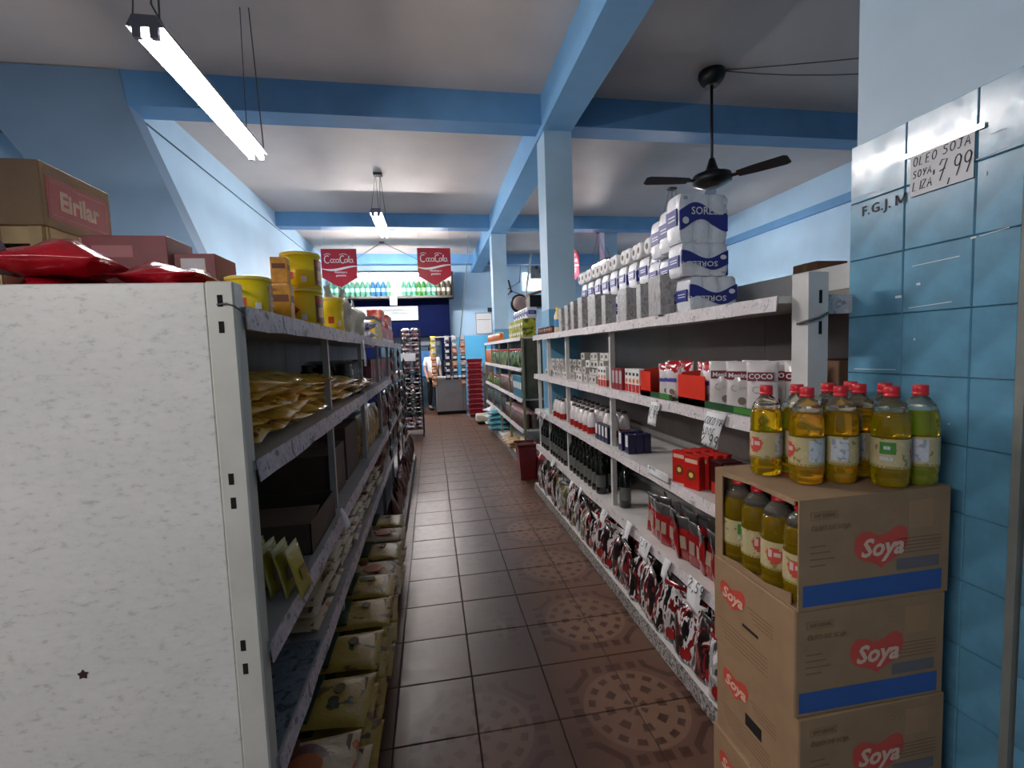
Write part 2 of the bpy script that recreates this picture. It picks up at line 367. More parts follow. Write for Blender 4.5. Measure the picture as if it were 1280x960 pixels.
# ================================================================ SETTING
# floor with separate tiles
fl = MB().box(-5.2, 6.6, -3.2, 13.8, -.06, -.006).obj('floor', mat('dark grout', (.035, .018, .012), .85, var=.2, scale=10))
struct(fl, 'floor of worn red-brown ceramic tiles with dark joints between the shelving rows', 'floor')
def floor_tile_mat():
    m, nt, b = newmat('worn red ceramic tile')
    g = N(nt, 'ShaderNodeNewGeometry'); sp = N(nt, 'ShaderNodeSeparateXYZ'); L(nt, g.outputs['Position'], sp.inputs[0])
    def M_(op, a, bb=None, c=None):
        n = N(nt, 'ShaderNodeMath', operation=op)
        for i, v in enumerate((a, bb, c)):
            if v is None: continue
            if isinstance(v, (int, float)): n.inputs[i].default_value = v
            else: L(nt, v, n.inputs[i])
        return n.outputs[0]
    def wrap(v, c):  # medallion coordinate in -.5 .. .5, one medallion spans two tiles
        t = M_('DIVIDE', M_('SUBTRACT', v, c), .68); return M_('SUBTRACT', M_('FRACT', M_('ADD', t, .5)), .5)
    u = wrap(sp.outputs[0], .12); v = wrap(sp.outputs[1], 1.79)
    rad = M_('SQRT', M_('ADD', M_('MULTIPLY', u, u), M_('MULTIPLY', v, v))); ang = M_('ARCTAN2', v, u)
    def band(x, c, h): return M_('LESS_THAN', M_('ABSOLUTE', M_('SUBTRACT', x, c)), h)
    def dash(n, ph, th): return M_('GREATER_THAN', M_('SINE', M_('ADD', M_('MULTIPLY', ang, n), ph)), th)
    ring1 = M_('MULTIPLY', band(rad, .055, .022), dash(6, 0, -.2))
    ring2 = M_('MULTIPLY', band(rad, .17, .028), dash(8, 1.57, .1))
    ring3 = M_('MULTIPLY', band(rad, .275, .022), dash(16, 0, -.1))
    au, av = M_('ABSOLUTE', u), M_('ABSOLUTE', v); mx = M_('MAXIMUM', au, av); mn = M_('MINIMUM', au, av)
    blocks = M_('GREATER_THAN', M_('SINE', M_('MULTIPLY', mn, 62)), -.35)
    sq = M_('MULTIPLY', M_('MULTIPLY', band(mx, .37, .034), blocks), M_('LESS_THAN', mn, .24))
    corner = M_('MULTIPLY', band(M_('ADD', au, av), .56, .03), M_('GREATER_THAN', mn, .20))
    pat = M_('MAXIMUM', M_('MAXIMUM', M_('MAXIMUM', ring1, ring2), ring3), M_('MAXIMUM', sq, corner))
    disc = M_('LESS_THAN', rad, .33)
    n1 = N(nt, 'ShaderNodeTexNoise'); n1.inputs['Scale'].default_value = 2.3; n1.inputs['Detail'].default_value = 6; L(nt, g.outputs['Position'], n1.inputs['Vector'])
    n2 = N(nt, 'ShaderNodeTexNoise'); n2.inputs['Scale'].default_value = 17; n2.inputs['Detail'].default_value = 8; L(nt, g.outputs['Position'], n2.inputs['Vector'])
    # feet have rubbed the print off along the middle of the aisle
    mr = N(nt, 'ShaderNodeMapRange'); L(nt, M_('ADD', sp.outputs[0], M_('MULTIPLY', M_('SUBTRACT', n1.outputs[0], .5), .9)), mr.inputs[0])
    mr.inputs[1].default_value = .30; mr.inputs[2].default_value = .62; mr.inputs[3].default_value = .06; mr.inputs[4].default_value = 1
    near = N(nt, 'ShaderNodeMapRange'); L(nt, sp.outputs[1], near.inputs[0]); near.inputs[1].default_value = 1.9; near.inputs[2].default_value = 2.3; near.inputs[3].default_value = .75; near.inputs[4].default_value = 0
    wear = M_('MULTIPLY', M_('MAXIMUM', mr.outputs[0], near.outputs[0]), M_('ADD', .45, M_('MULTIPLY', n2.outputs[0], .8)))
    def mixc(a, bb, f):
        n = N(nt, 'ShaderNodeMix', data_type='RGBA')
        for sck, v_ in ((n.inputs[6], a), (n.inputs[7], bb)):
            if isinstance(v_, tuple): sck.default_value = c4(v_)
            else: L(nt, v_, sck)
        L(nt, f, n.inputs[0]) if not isinstance(f, float) else setattr(n.inputs[0], 'default_value', f)
        return n.outputs[2]
    oi = N(nt, 'ShaderNodeObjectInfo')
    base = mixc((.082, .040, .025), (.140, .073, .047), n1.outputs[0])
    grime = mixc(base, (.22, .135, .09), M_('MULTIPLY', M_('MULTIPLY', disc, wear), .55))
    dark = mixc(grime, (.040, .014, .009), M_('MULTIPLY', pat, M_('MINIMUM', M_('MULTIPLY', wear, 1.05), .9)))
    fin = mixc(dark, (.09, .045, .03), M_('MULTIPLY', oi.outputs['Random'], .30))
    L(nt, fin, b.inputs['Base Color'])
    rr = N(nt, 'ShaderNodeMapRange'); L(nt, n2.outputs[0], rr.inputs[0]); rr.inputs[3].default_value = .22; rr.inputs[4].default_value = .5; L(nt, rr.outputs[0], b.inputs['Roughness'])
    bp = N(nt, 'ShaderNodeBump'); bp.inputs['Strength'].default_value = .15; bp.inputs['Distance'].default_value = .004; L(nt, n2.outputs[0], bp.inputs['Height']); L(nt, bp.outputs[0], b.inputs['Normal'])
    return m
FT = floor_tile_mat()
T = .34
tb = MB(); g_ = .0022
tb.v = []; a, b_ = T/2-g_, T/2-g_-.0025
tb.add([(-a, -a, -.006), (a, -a, -.006), (a, a, -.006), (-a, a, -.006), (-a, -a, -.0025), (a, -a, -.0025), (a, a, -.0025), (-a, a, -.0025), (-b_, -b_, 0), (b_, -b_, 0), (b_, b_, 0), (-b_, b_, 0)],
       [(0, 1, 5, 4), (1, 2, 6, 5), (2, 3, 7, 6), (3, 0, 4, 7), (4, 5, 9, 8), (5, 6, 10, 9), (6, 7, 11, 10), (7, 4, 8, 11), (8, 9, 10, 11)])
tme = tb.mesh('tile', FT)
cnt = 0
for j in range(0, 36):
    for i in range(-2, 5):
        cx, cy = .12+T*(i+.5), 1.45+T*(j+.5)
        if i == -2 and j > 3: continue
        if i in (4,) and not (10 < j): continue
        if i == 3 and j > 11 and j % 1: continue
        if cnt >= 236: continue
        t_ = put('tile', tme, fl, (cx, cy, rnd.uniform(-.0004, 0))); cnt += 1
# tiles seen by nobody singly: under the shelves and further back, joined
st = MB()
for j in range(-14, 36):
    for i in range(-15, 19):
        if j >= 0 and (-1 <= i <= 3 or (i == -2 and j <= 3) or (i == 4 and j > 10)): continue
        cx, cy = .12+T*(i+.5), 1.45+T*(j+.5)
        st.add([(cx-a, cy-a, -.0005), (cx+a, cy-a, -.0005), (cx+a, cy+a, -.0005), (cx-a, cy+a, -.0005)], [(0, 1, 2, 3)])
o = st.obj('tile_field', FT, fl); o['kind'] = 'stuff'

def wallbox(name, lab, x0, x1, y0, y1, z0, z1, m, cat='wall'):
    return struct(MB().box(x0, x1, y0, y1, z0, z1).obj(name, m), lab, cat)
ce = wallbox('ceiling', 'uneven off-white plaster ceiling between blue beams', -5.2, 6.6, -3.2, 13.8, 4.13, 4.25, CEIL, 'ceiling')
wallbox('wall_rear', 'plain pale blue wall closing the shop behind the viewer', -5.2, 6.6, -3.2, -3.05, 0, 4.13, BLUEW)
wallbox('wall_outer', 'pale blue wall beyond the stair on the shop side with crates', -5.2, -5.05, -3.2, 4.8, 0, 4.13, BLUEW)
wl = wallbox('wall_left', 'pale blue long wall behind the row with the white end panel', -2.75, -2.6, 4.9, 13.5, 0, 4.13, BLUEW)
m_ = MB().tube([(-2.592, 5.0, 3.84), (-2.592, 13.4, 3.86)], .008, 6)
m_.obj('conduit', mat('thin grey conduit', (.10, .18, .26), .5), wl)
wr_ = wallbox('wall_right', 'pale blue long wall behind the row with tissue packs', 6.2, 6.35, -3.2, 13.5, 0, 4.13, BLUEW)
MB().box(6.13, 6.2, -3, 13.5, 3.55, 3.68).obj('ledge', BLUEB, wr_)
wf = wallbox('wall_front', 'pale blue end wall with azure dado at the far end of the shop', -5.2, 6.6, 13.4, 13.6, 0, 4.13, BLUEW)
MB().box(.6, 6.2, 13.385, 13.4, 0, 2.0).obj('dado', AZUR, wf)
# beams and columns
def beam(x0, x1, y0, y1, z0, lab, m=BLUEB):
    return struct(MB().box(x0, x1, y0, y1, z0, 4.14).obj('ceiling_beam', m), lab, 'beam')
beam(-2.6, 1.22, 4.80, 5.06, 3.83, 'blue cross beam over the near bay, shop side with the tube lamps')
beam(1.53, 6.2, 4.80, 5.06, 3.83, 'blue cross beam behind the black ceiling fan')
beam(-2.6, 1.22, 9.0, 9.26, 3.88, 'second blue cross beam above the red pennants')
beam(1.53, 6.2, 9.0, 9.26, 3.88, 'second blue cross beam, seen between column and tissue packs')
beam(-2.6, 1.22, 12.6, 12.85, 3.88, 'third cross beam near the lit bottle display')
beam(1.53, 6.2, 12.6, 12.85, 3.86, 'third cross beam behind the hanging pipe and boxes')
beam(1.22, 1.53, -3.05, 13.4, 3.77, 'long blue beam running over the columns to the far wall', BLUEBL)
def column(x0, x1, y0, y1, lab, dz=1.96, zt=3.77):
    t = struct(MB().box(x0, x1, y0, y1, dz, zt).obj('column', COLP), lab, 'column')
    MB().box(x0-.006, x1+.006, y0-.006, y1+.006, 0, dz).obj('painted_dado', DADO, t); return t
column(1.24, 1.53, 4.78, 5.10, 'nearer pale blue square column rising behind the silver cans')
column(1.24, 1.52, 9.0, 9.30, 'farther pale blue square column beside the wall fan')
column(3.86, 4.16, 9.9, 10.2, 'slim pale column beyond the silver cans', zt=4.13)
# stair: soffit band crossing the corner
p1, p2 = ony(158, 126, 4.8), ony(262, 345, 4.8); p3, p4 = ony(0, 160, 4.8), ony(38, 205, 4.8)
dz = (p2.z-p1.z)/(p2.x-p1.x); dz2 = (p4.z-p3.z)/(p4.x-p3.x)
zb = 1.2
poly = [(-5.05, 4.12), (p1.x-.03, 4.12), (p1.x, p1.z), (p1.x+(zb-p1.z)/dz, zb), (p4.x+(zb-p4.z)/dz2, zb), (p3.x, p3.z), (-5.05, p3.z+(-5.05-p3.x)*dz2*.5)]
poly = [(max(x, -5.05), z) for x, z in poly]
poly2 = [poly[0], poly[1], poly[2], poly[3], poly[4], poly[5], (-5.05, 4.1)]
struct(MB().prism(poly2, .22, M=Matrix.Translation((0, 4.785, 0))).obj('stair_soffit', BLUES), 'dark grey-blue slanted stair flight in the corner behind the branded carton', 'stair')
wallbox('wall_stair', 'lighter blue wall under the stair flight behind the crates', -5.05, -2.75, 5.03, 5.15, 0, 4.13, BLUEW)

# tiled pier near the camera, right
WX = 1.34
pier = struct(MB().box(WX+.018, 1.75, -1.2, 1.31, 0, 4.13).obj('wall_pier', mat('pier pale paint', (.46, .62, .74), .5, var=.07, scale=3, bump=.1)), 'pale blue pier by the oil boxes, tiled to above head height', 'wall')
MB().box(WX+.012, WX+.018, .868, 1.318, 0, 2.15).obj('grout_bed', mat('grey blue grout', (.10, .24, .34), .8), pier)
MB().box(WX-.004, WX+.02, .848, .866, 0, 2.16).obj('edge_strip', mat('grey edge strip', (.20, .21, .19), .6, var=.2), pier)
TILEB = mat('glazed blue wall tile', (.115, .31, .45), .13, var=.22, scale=11, bump=.05, coat=.4)
_nt = TILEB.node_tree; _b = _nt.nodes['Principled BSDF']
_tc = N(_nt, 'ShaderNodeNewGeometry'); _n = N(_nt, 'ShaderNodeTexNoise'); _n.inputs['Scale'].default_value = 22; _n.inputs['Detail'].default_value = 8; L(_nt, _tc.outputs['Position'], _n.inputs['Vector'])
_r = N(_nt, 'ShaderNodeMapRange'); _r.inputs[1].default_value = .35; _r.inputs[2].default_value = .65; _r.inputs[3].default_value = .05; _r.inputs[4].default_value = .24; L(_nt, _n.outputs[0], _r.inputs[0]); L(_nt, _r.outputs[0], _b.inputs['Coat Roughness']); _b.inputs['Roughness'].default_value = .3
TW, TH = .1755, .1775
def tile_x(w_, h_):
    m = MB(); e = .0007; q = .0025; x = WX-.0
    a, b = w_/2-e, h_/2-e
    m.add([(.012, -a, -b), (.012, a, -b), (.012, a, b), (.012, -a, b), (.003, -a, -b), (.003, a, -b), (.003, a, b), (.003, -a, b), (0, -a+q, -b+q), (0, a-q, -b+q), (0, a-q, b-q), (0, -a+q, b-q)],
          [(1, 0, 4, 5), (2, 1, 5, 6), (3, 2, 6, 7), (0, 3, 7, 4), (5, 4, 8, 9), (6, 5, 9, 10), (7, 6, 10, 11), (4, 7, 11, 8), (9, 8, 11, 10)])
    return m.mesh('wall_tile', TILEB)
t1, t2 = tile_x(TW, TH), tile_x(.0975, TH)
for r in range(12):
    zc = 2.148-TH*(r+.5)
    for y_, me in ((1.315-TW/2, t1), (1.315-TW*1.5, t1), (1.315-TW*2-.0975/2, t2)):
        put('wall_tile', me, pier, (WX+rnd.uniform(0, .0012), y_, zc))
# continuation beyond the strip (door jamb, same blue)
t3 = tile_x(.30, TH)
for r in range(12):
    for y_ in (.845-.15, .845-.45, .845-.75): put('wall_tile', t3, pier, (WX+.006, y_, 2.148-TH*(r+.5)))
# chipped white marks on the tiles
mk = MB(); mw = mat('chipped tile white', (.70, .76, .80), .5)
for (x, y, w2, h2) in ((1123, 371, .018, .007), (1148, 355, .010, .006), (1143, 424, .004, .006), (1217, 297, .012, .005), (1233, 217, .003, .009), (1186, 530, .004, .004)):
    p = onx(x, y, WX); mk.box(WX-.0006, WX+.0004, p.y-w2/2, p.y+w2/2, p.z-h2/2, p.z+h2/2)
for (x0, y0, x1, y1) in ((1070, 247, 1100, 238), (1140, 333, 1200, 320), (1225, 295, 1262, 284), (1136, 385, 1190, 377), (1068, 461, 1120, 462), (1220, 200, 1262, 182), (1238, 168, 1258, 160)):
    p, q = onx(x0, y0, WX), onx(x1, y1, WX)
    mk.add([(WX-.0008, p.y, p.z-.0011), (WX-.0008, q.y, q.z-.0011), (WX-.0008, q.y, q.z+.0011), (WX-.0008, p.y, p.z+.0011)], [(0, 1, 2, 3)])
mk.obj('chipped_glaze', mw, pier)
p = onx(1107, 256, WX); text('F.G.J.', .040, INK, pier, (WX-.0012, p.y+.030, p.z), '-x', bold=.0006, space=1.1)
m = MB(); mz = [(0, 0), (0, .029), (.008, .029), (.016, .013), (.024, .029), (.032, .029), (.032, 0), (.026, 0), (.026, .018), (.0185, .003), (.0135, .003), (.006, .018), (.006, 0)]
m.v = []; ribbon(m, [(.003, 0), (.003, .029)], .006); ribbon(m, [(.003, .027), (.016, .004)], .006); ribbon(m, [(.016, .004), (.029, .027)], .006); ribbon(m, [(.029, .029), (.029, 0)], .006)
m.obj('lettering', INK, pier, (WX-.0013, p.y-.030, p.z-.0125), (0, 0, -PI/2))['kind'] = 'stuff'
# hand-lettered oil price sign
p = onx(1177, 203, WX)
sg = thing('price_sign', 'large white paper sign with handwritten soya oil price taped on the blue tiles', 'sign', (WX-.0035, p.y, p.z-.008), -PI/2)
sw, sh = .155, .115
MB().box(-sw/2, sw/2, -.0006, .0006, -sh/2, sh/2).obj('sheet', PAPER, sg)
mb = MB()
hand(mb, 'OLEO', -.071, .022, .0225, .0030, .72, .56); ribbon(mb, [(-.047, .047), (-.041, .053)], .002)
hand(mb, 'SOJA', .004, .026, .0225, .0030, .76, .60)
hand(mb, 'SOYA', -.071, -.010, .018, .0030, .72, .56); hand(mb, 'LIZA', -.071, -.044, .023, .0032, .66, .54)
hand(mb, '$', -.020, -.018, .013, .0028); hand(mb, '7,99', -.008, -.040, .052, .0036, .44, .40)
for v in range(len(mb.v)): mb.v[v] = (mb.v[v][0], -.0012, mb.v[v][2])
mb.obj('handwriting', INK, sg)
MB().box(-.095, .098, -.0016, -.001, sh/2-.006, sh/2+.008).obj('sticky_tape', mat('clear glossy tape', (.62, .68, .72), .12, coat=.8), sg)

# ================================================================ LAMPS
def lamp(x, y0, y1, z, lab, along='y', tm=TUBEM, tops=None, zc=4.13, wide=.16):
    t = thing('tube_lamp', lab, 'lamp', (x, y0, z), 0 if along == 'y' else -PI/2)
    Lg = y1-y0
    m = MB().add([(-wide/2, 0, .0), (wide/2, 0, .0), (wide*.32, 0, .055), (-wide*.32, 0, .055), (-wide/2, Lg, .0), (wide/2, Lg, .0), (wide*.32, Lg, .055), (-wide*.32, Lg, .055)],
                 [(0, 1, 2, 3), (5, 4, 7, 6), (1, 5, 6, 2), (3, 2, 6, 7), (4, 0, 3, 7), (0, 4, 5, 1)])
    m.obj('housing', FIX, t)
    for s in (-1, 1):
        MB().lathe([(.0155, .03), (.0155, Lg-.03)], 12, M=Matrix.Translation((s*.036, 0, -.028)) @ Matrix.Rotation(-PI/2, 4, 'X')).obj('tube', tm, t)
        for e in (.012, Lg-.012): MB().box(s*.036-.018, s*.036+.018, e-.012, e+.012, -.046, .0).obj('lamp_holder', FIX, t)
    for (e, tp) in ((.02, .15), (Lg-.02, Lg-.05) if tops is None else (Lg-.02, .35)):
        for s in (-1, 1):
            a_ = Vector((s*wide*.35, e, .05)); b2 = Vector((s*.03, tp if tops is None else tops, zc-z))
            pts = [a_.lerp(b2, k/6)+Vector((0, 0, 0)) for k in range(7)]
            MB().tube(pts, .0045 if s > 0 else .0035, 5).obj('chain', CHAIN, t)
    if tops is not None: MB().box(-.06, .06, tops-.05, tops+.05, zc-z-.03, zc-z).obj('ceiling_bracket', CHAIN, t)
    return t
lamp(-1.235, 2.52, 3.94, 3.10, 'nearest twin tube lamp hanging on chains over the white end panel')
lamp(-.63, 6.5, 7.7, 3.42, 'second twin tube lamp hung under the middle bay, small and end-on', tops=.58)
lamp(-2.05, 11.3, 13.7, 3.42, 'long tube lamp hung crosswise above the bottle display, on spread chains', along='x', tm=TUBEF, tops=1.05, wide=.12)
lamp(4.06, 6.8, 8.0, 3.05, 'tube lamp hanging behind the tall tissue stack', tops=.55)
lamp(3.86, 9.7, 10.6, 3.42, 'small bright lamp beyond the silver cans', tops=.5, tm=TUBEF)
lamp(-1.6, -1.0, .15, 2.3, 'tube lamp behind the viewer over the aisle', tm=TUBEN)
# loose cord near the first lamp
o = MB().tube([(-1.42, 3.2, 4.13), (-1.40, 3.15, 3.95), (-1.30, 3.1, 3.82), (-1.36, 3.05, 3.70), (-1.42, 3.0, 3.62), (-1.38, 2.9, 3.45), (-1.30, 2.85, 3.3), (-1.24, 2.8, 3.16)], .005, 5).obj('power_cord', CHAIN); tag(o, 'loose black cord drooping from ceiling to the nearest tube lamp', 'cord')

# ceiling fan
fan = thing('ceiling_fan', 'black three-blade ceiling fan on a long rod beside the tiled pier', 'fan', (2.77, 4.25, 4.13))
MB().lathe([(.06, -.13), (.10, -.09), (.125, -.04), (.12, 0)], 20).obj('canopy', BLACK, fan)
MB().lathe([(.014, -.98), (.014, -.08)], 10).obj('rod', BLACK, fan)
MB().lathe([(.025, -.80), (.055, -.90), (.09, -.93), (.175, -.96), (.18, -1.03), (.12, -1.06), (.05, -1.08)], 24).obj('motor', BLACK, fan)
for k, an in enumerate((math.radians(-56), math.radians(176), math.radians(60))):
    m = MB(); n = 8
    R_ = Matrix.Rotation(an, 4, 'Z') @ Matrix.Translation((0, 0, -1.01)) @ Matrix.Rotation(math.radians(-16 if k != 1 else 10), 4, 'X')
    m.box(.14, .26, -.02, .02, -.004, .004, M=R_)
    out = [(.24, -.05), (.40, -.065), (.64, -.072), (.67, -.05), (.675, .05), (.64, .068), (.40, .06), (.24, .045)]
    m.add([R_ @ Vector((x, y, z)) for z in (-.003, .003) for x, y in out], [tuple(reversed(range(8))), tuple(range(8, 16))]+[(i, (i+1) % 8, 8+(i+1) % 8, 8+i) for i in range(8)])
    m.obj('blade', BLACK, fan)
for q, (zz, sag) in enumerate(((4.125, .02), (4.12, .16))):
    o = MB().tube([(2.85+(3.0)*k/10, 4.2-.9*k/10, zz-sag*4*(k/10)*(1-k/10)) for k in range(11)], .005, 5).obj('cable', CHAIN)
    tag(o, ['taut cable crossing the ceiling from the black fan', 'sagging cable hanging below the ceiling beside the black fan'][q], 'cable')

# ================================================================ SHELVING
def lip_mesh(L_, h, m, t=.003, tilt=.006, name='price_strip', seed=0):
    """front lip with a newspaper strip, runs along +y from 0, faces -x; top edge at z=0"""
    mb = MB(); n = max(2, int(L_/.12)); r = random.Random(seed); vs = []
    for i in range(n+1):
        y = L_*i/n; b = r.uniform(-.003, .003)
        vs += [(-.001, y, .002), (-tilt+b, y, -h+r.uniform(-.003, .003)), (-tilt+b+t, y, -h), (t, y, .002)]
    fs = []
    for i in range(n):
        q = 4*i
        for k in range(4): fs.append((q+k, q+4+k, q+4+(k+1) % 4, q+(k+1) % 4))
    fs += [(0, 1, 2, 3), (4*n+3, 4*n+2, 4*n+1, 4*n)]
    mb.add(vs, fs); return mb
def gondola_side(t, xf, xb, y0, y1, levels, joints, strip, deckx, side, label_h=.048):
    """one face of a double row. xf front x, xb spine x; side=+1 faces -x, -1 faces +x"""
    for k, z in enumerate(levels):
        x = deckx if k == len(levels)-1 else xf
        ys = [y0]+joints+[y1]
        for a_, b2 in zip(ys, ys[1:]):
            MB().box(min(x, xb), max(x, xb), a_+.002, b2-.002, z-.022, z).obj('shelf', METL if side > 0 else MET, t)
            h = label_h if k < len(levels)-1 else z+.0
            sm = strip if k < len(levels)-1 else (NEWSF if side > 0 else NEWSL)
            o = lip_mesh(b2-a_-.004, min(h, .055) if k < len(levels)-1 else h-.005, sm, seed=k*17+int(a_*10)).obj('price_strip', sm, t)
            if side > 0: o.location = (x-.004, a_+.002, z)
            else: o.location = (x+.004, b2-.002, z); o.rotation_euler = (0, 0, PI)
R_LV = [1.69, 1.28, .90, .505, .075]
gr = thing('shelving_row', 'long shelving row holding tissue packs, bottles and pouches beside the oil boxes', 'shelving', (0, 0, 0))
gondola_side(gr, 1.10, 1.58, 1.33, 4.95, R_LV, [2.35, 3.4], NEWS, 1.07, 1)
for k, z in enumerate(R_LV[1:4]): MB().box(1.555, 1.575, 1.34, 4.94, z, z+.035).obj('gap_light_strip', mat('painted gap light', (.75, .74, .72), .5), gr)  # white strips paint the light that comes through the gap behind the shelves
for a_, b2 in zip([1.33, 2.0, 2.9, 3.8], [2.0, 2.9, 3.8, 4.95]): MB().box(1.58, 1.60, a_+.002, b2-.002, .1, 1.83).obj('back_panel', BACKM, gr)
MB().box(1.575, 1.62, 1.30, 4.95, 1.74, 1.835).obj('top_rail', METL, gr)
for y in (2.86, 3.86, 4.49, 4.92):
    for z0, z1 in zip(R_LV[1:4][::-1], [z-.022 for z in R_LV[:3]][::-1]): MB().box(1.135, 1.165, y-.014, y+.014, z0, z1).obj('post', METL, gr)
up = MB().box(1.145, 1.215, 1.262, 1.328, 0, 1.755).obj('end_upright', METL, gr)
for z in (1.68, 1.585, 1.2, 1.1, .8, .7): MB().box(1.182, 1.192, 1.2605, 1.263, z-.02, z+.02).obj('slot', SLOT, up)
MB().tube([(1.14, 1.30, 1.60), (1.13, 1.255, 1.605), (1.17, 1.25, 1.615), (1.21, 1.258, 1.63)], .004, 5).obj('twisted_wire', CHAIN, up)
MB().box(1.225, 1.58, 1.30, 1.33, 1.63, 1.69).obj('end_lip', NEWS, gr)
MB().box(1.60, 2.05, 1.33, 4.95, 1.69, 1.71).obj('shelf', METL, gr)
MB().box(1.60, 2.05, 1.33, 4.95, .1, .12).obj('shelf', METL, gr)

L_LV = [1.67, 1.31, .86, .56, .08]
gl = thing('shelving_row', 'long shelving row with the big scuffed white end panel close to the viewer', 'shelving', (0, 0, 0))
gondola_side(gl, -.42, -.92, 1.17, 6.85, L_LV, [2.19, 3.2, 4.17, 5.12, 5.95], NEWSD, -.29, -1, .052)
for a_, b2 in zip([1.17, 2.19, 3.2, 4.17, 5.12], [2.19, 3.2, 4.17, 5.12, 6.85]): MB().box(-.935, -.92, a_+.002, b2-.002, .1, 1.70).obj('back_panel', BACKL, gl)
for y in (2.19, 3.2, 4.17, 5.12, 5.95, 6.82):
    for z0, z1 in zip(L_LV[1:][::-1], [z-.022 for z in L_LV[:-1]][::-1]): MB().box(-.475, -.45, y-.013, y+.013, z0, z1).obj('post', MET, gl)
def scuffed():
    m, nt, b = newmat('scuffed white enamel')
    tc = N(nt, 'ShaderNodeTexCoord'); mp = N(nt, 'ShaderNodeMapping'); mp.inputs['Scale'].default_value = (1, 1, 2.2); L(nt, tc.outputs['Object'], mp.inputs[0])
    n1 = N(nt, 'ShaderNodeTexNoise'); n1.inputs['Scale'].default_value = 34; n1.inputs['Detail'].default_value = 10; n1.inputs['Roughness'].default_value = .75; L(nt, mp.outputs[0], n1.inputs['Vector'])
    n2 = N(nt, 'ShaderNodeTexNoise'); n2.inputs['Scale'].default_value = 3; n2.inputs['Detail'].default_value = 4; L(nt, mp.outputs[0], n2.inputs['Vector'])
    r1 = N(nt, 'ShaderNodeValToRGB'); e = r1.color_ramp.elements; e[0].position = .34; e[0].color = (.50, .51, .48, 1); e[1].position = .45; e[1].color = (.70, .70, .66, 1)
    q = e.new(.62); q.color = (.74, .735, .70, 1); q = e.new(.72); q.color = (.82, .81, .78, 1)
    L(nt, n1.outputs[0], r1.inputs[0])
    r2 = N(nt, 'ShaderNodeValToRGB'); r2.color_ramp.elements[0].color = (.9, .91, .91, 1); r2.color_ramp.elements[0].position = .3; r2.color_ramp.elements[1].position = .7; L(nt, n2.outputs[0], r2.inputs[0])
    mx = N(nt, 'ShaderNodeMix', data_type='RGBA', blend_type='MULTIPLY'); mx.inputs[0].default_value = 1; L(nt, r1.outputs[0], mx.inputs[6]); L(nt, r2.outputs[0], mx.inputs[7]); L(nt, mx.outputs[2], b.inputs['Base Color'])
    b.inputs['Roughness'].default_value = .42
    return m
SCUF = scuffed()
ep = MB().cbox(-1.46, -.485, 1.142, 1.17, .02, 1.722, .003).obj('end_panel', SCUF, gl)
eu = MB().cbox(-.484, -.425, 1.136, 1.19, .02, 1.724, .004).obj('end_upright', mat('cream enamel upright', (.56, .56, .50), .4, var=.08), gl)
for (x, y) in ((275, 376), (277, 409), (289, 599), (292, 629), (304, 807), (307, 836)):
    p = ony(x, y, 1.136); MB().box(p.x-.0055, p.x+.0055, 1.1352, 1.137, p.z-.013, p.z+.013).obj('slot', SLOT, eu)
p = ony(104, 843, 1.142); s5 = [((.012 if k % 2 == 0 else .007)*math.sin(k*PI/5)+p.x, (.012 if k % 2 == 0 else .007)*math.cos(k*PI/5)+p.z) for k in range(10)]
MB().prism(s5, .0015, M=Matrix.Translation((0, 1.1405, 0))).obj('star_sticker', mat('dark star', (.05, .02, .03), .5), ep)
MB().tube([(-.46, 1.133, 1.672), (-.44, 1.131, 1.674), (-.425, 1.13, 1.668), (-.415, 1.16, 1.655)], .002, 5).obj('tie_wire', CHAIN, eu)
MB().box(-1.46, -.935, 1.17, 6.85, 1.505, 1.525).obj('shelf', MET, gl)
MB().box(-1.46, -.935, 1.17, 6.85, .1, .12).obj('shelf', MET, gl)
MB().box(-.90, -.425, 1.18, 1.66, .561, .563).obj('newspaper_cover', NEWSB, gl)

# ================================================================ PRICE CARDS
def card(x, y, z, wd, ht, lab, face=-PI/2, lines=('MOC', '4,99'), bend=.02, slant=0, nm='price_card'):
    t = thing(nm, lab, 'price card', (x, y, z), (0, slant, face) if False else face)
    mb = MB(); n = 6; vs = []
    for i in range(n+1):
        v = i/n
        for u in (-.5, .5): vs.append((u*wd+slant*v*ht, -bend*math.sin(v*PI/2)*(.6+.4*(u+.5)), -v*ht))
    mb.add(vs, [(2*i, 2*i+1, 2*i+3, 2*i+2) for i in range(n)], 0, True)
    o = mb.obj('paper', PAPER, t); md = o.modifiers.new('s', 'SOLIDIFY'); md.thickness = .0008
    if lines:
        m2 = MB(); zz = -.34*ht
        for i, s_ in enumerate(lines):
            hh = ht*(.20 if i < len(lines)-1 else .32); hand(m2, s_, -wd*.42, zz, hh, hh*.13, .8 if len(s_) < 8 else .6, .6); zz -= ht*.30
        m2.v = [(v[0]+slant*(-v[2]), -bend*math.sin(min(1, max(0, -v[2]/ht))*PI/2)-.0025, v[2]) for v in m2.v]
        m2.obj('handwriting', INK, t)
    return t
p = onx(821, 503, 1.09); card(1.085, p.y, p.z, .10, .115, 'white price card hanging below the red display box', lines=('LEITE', '4,99'), slant=-.15)
p = onx(897, 516, 1.09); card(1.085, p.y, p.z, .125, .135, 'white price card hanging below the coconut pouches, nearest the oil bottles', lines=('COCO VIA', 'ADOC', '2,99'), slant=-.1, bend=.03)
p = onx(823, 592, 1.09); card(1.088, p.y, p.z+.02, .22, .042, 'flat price strip on the shelf lip below the red cartons', lines=('MOLHO TOM', ), bend=.004)
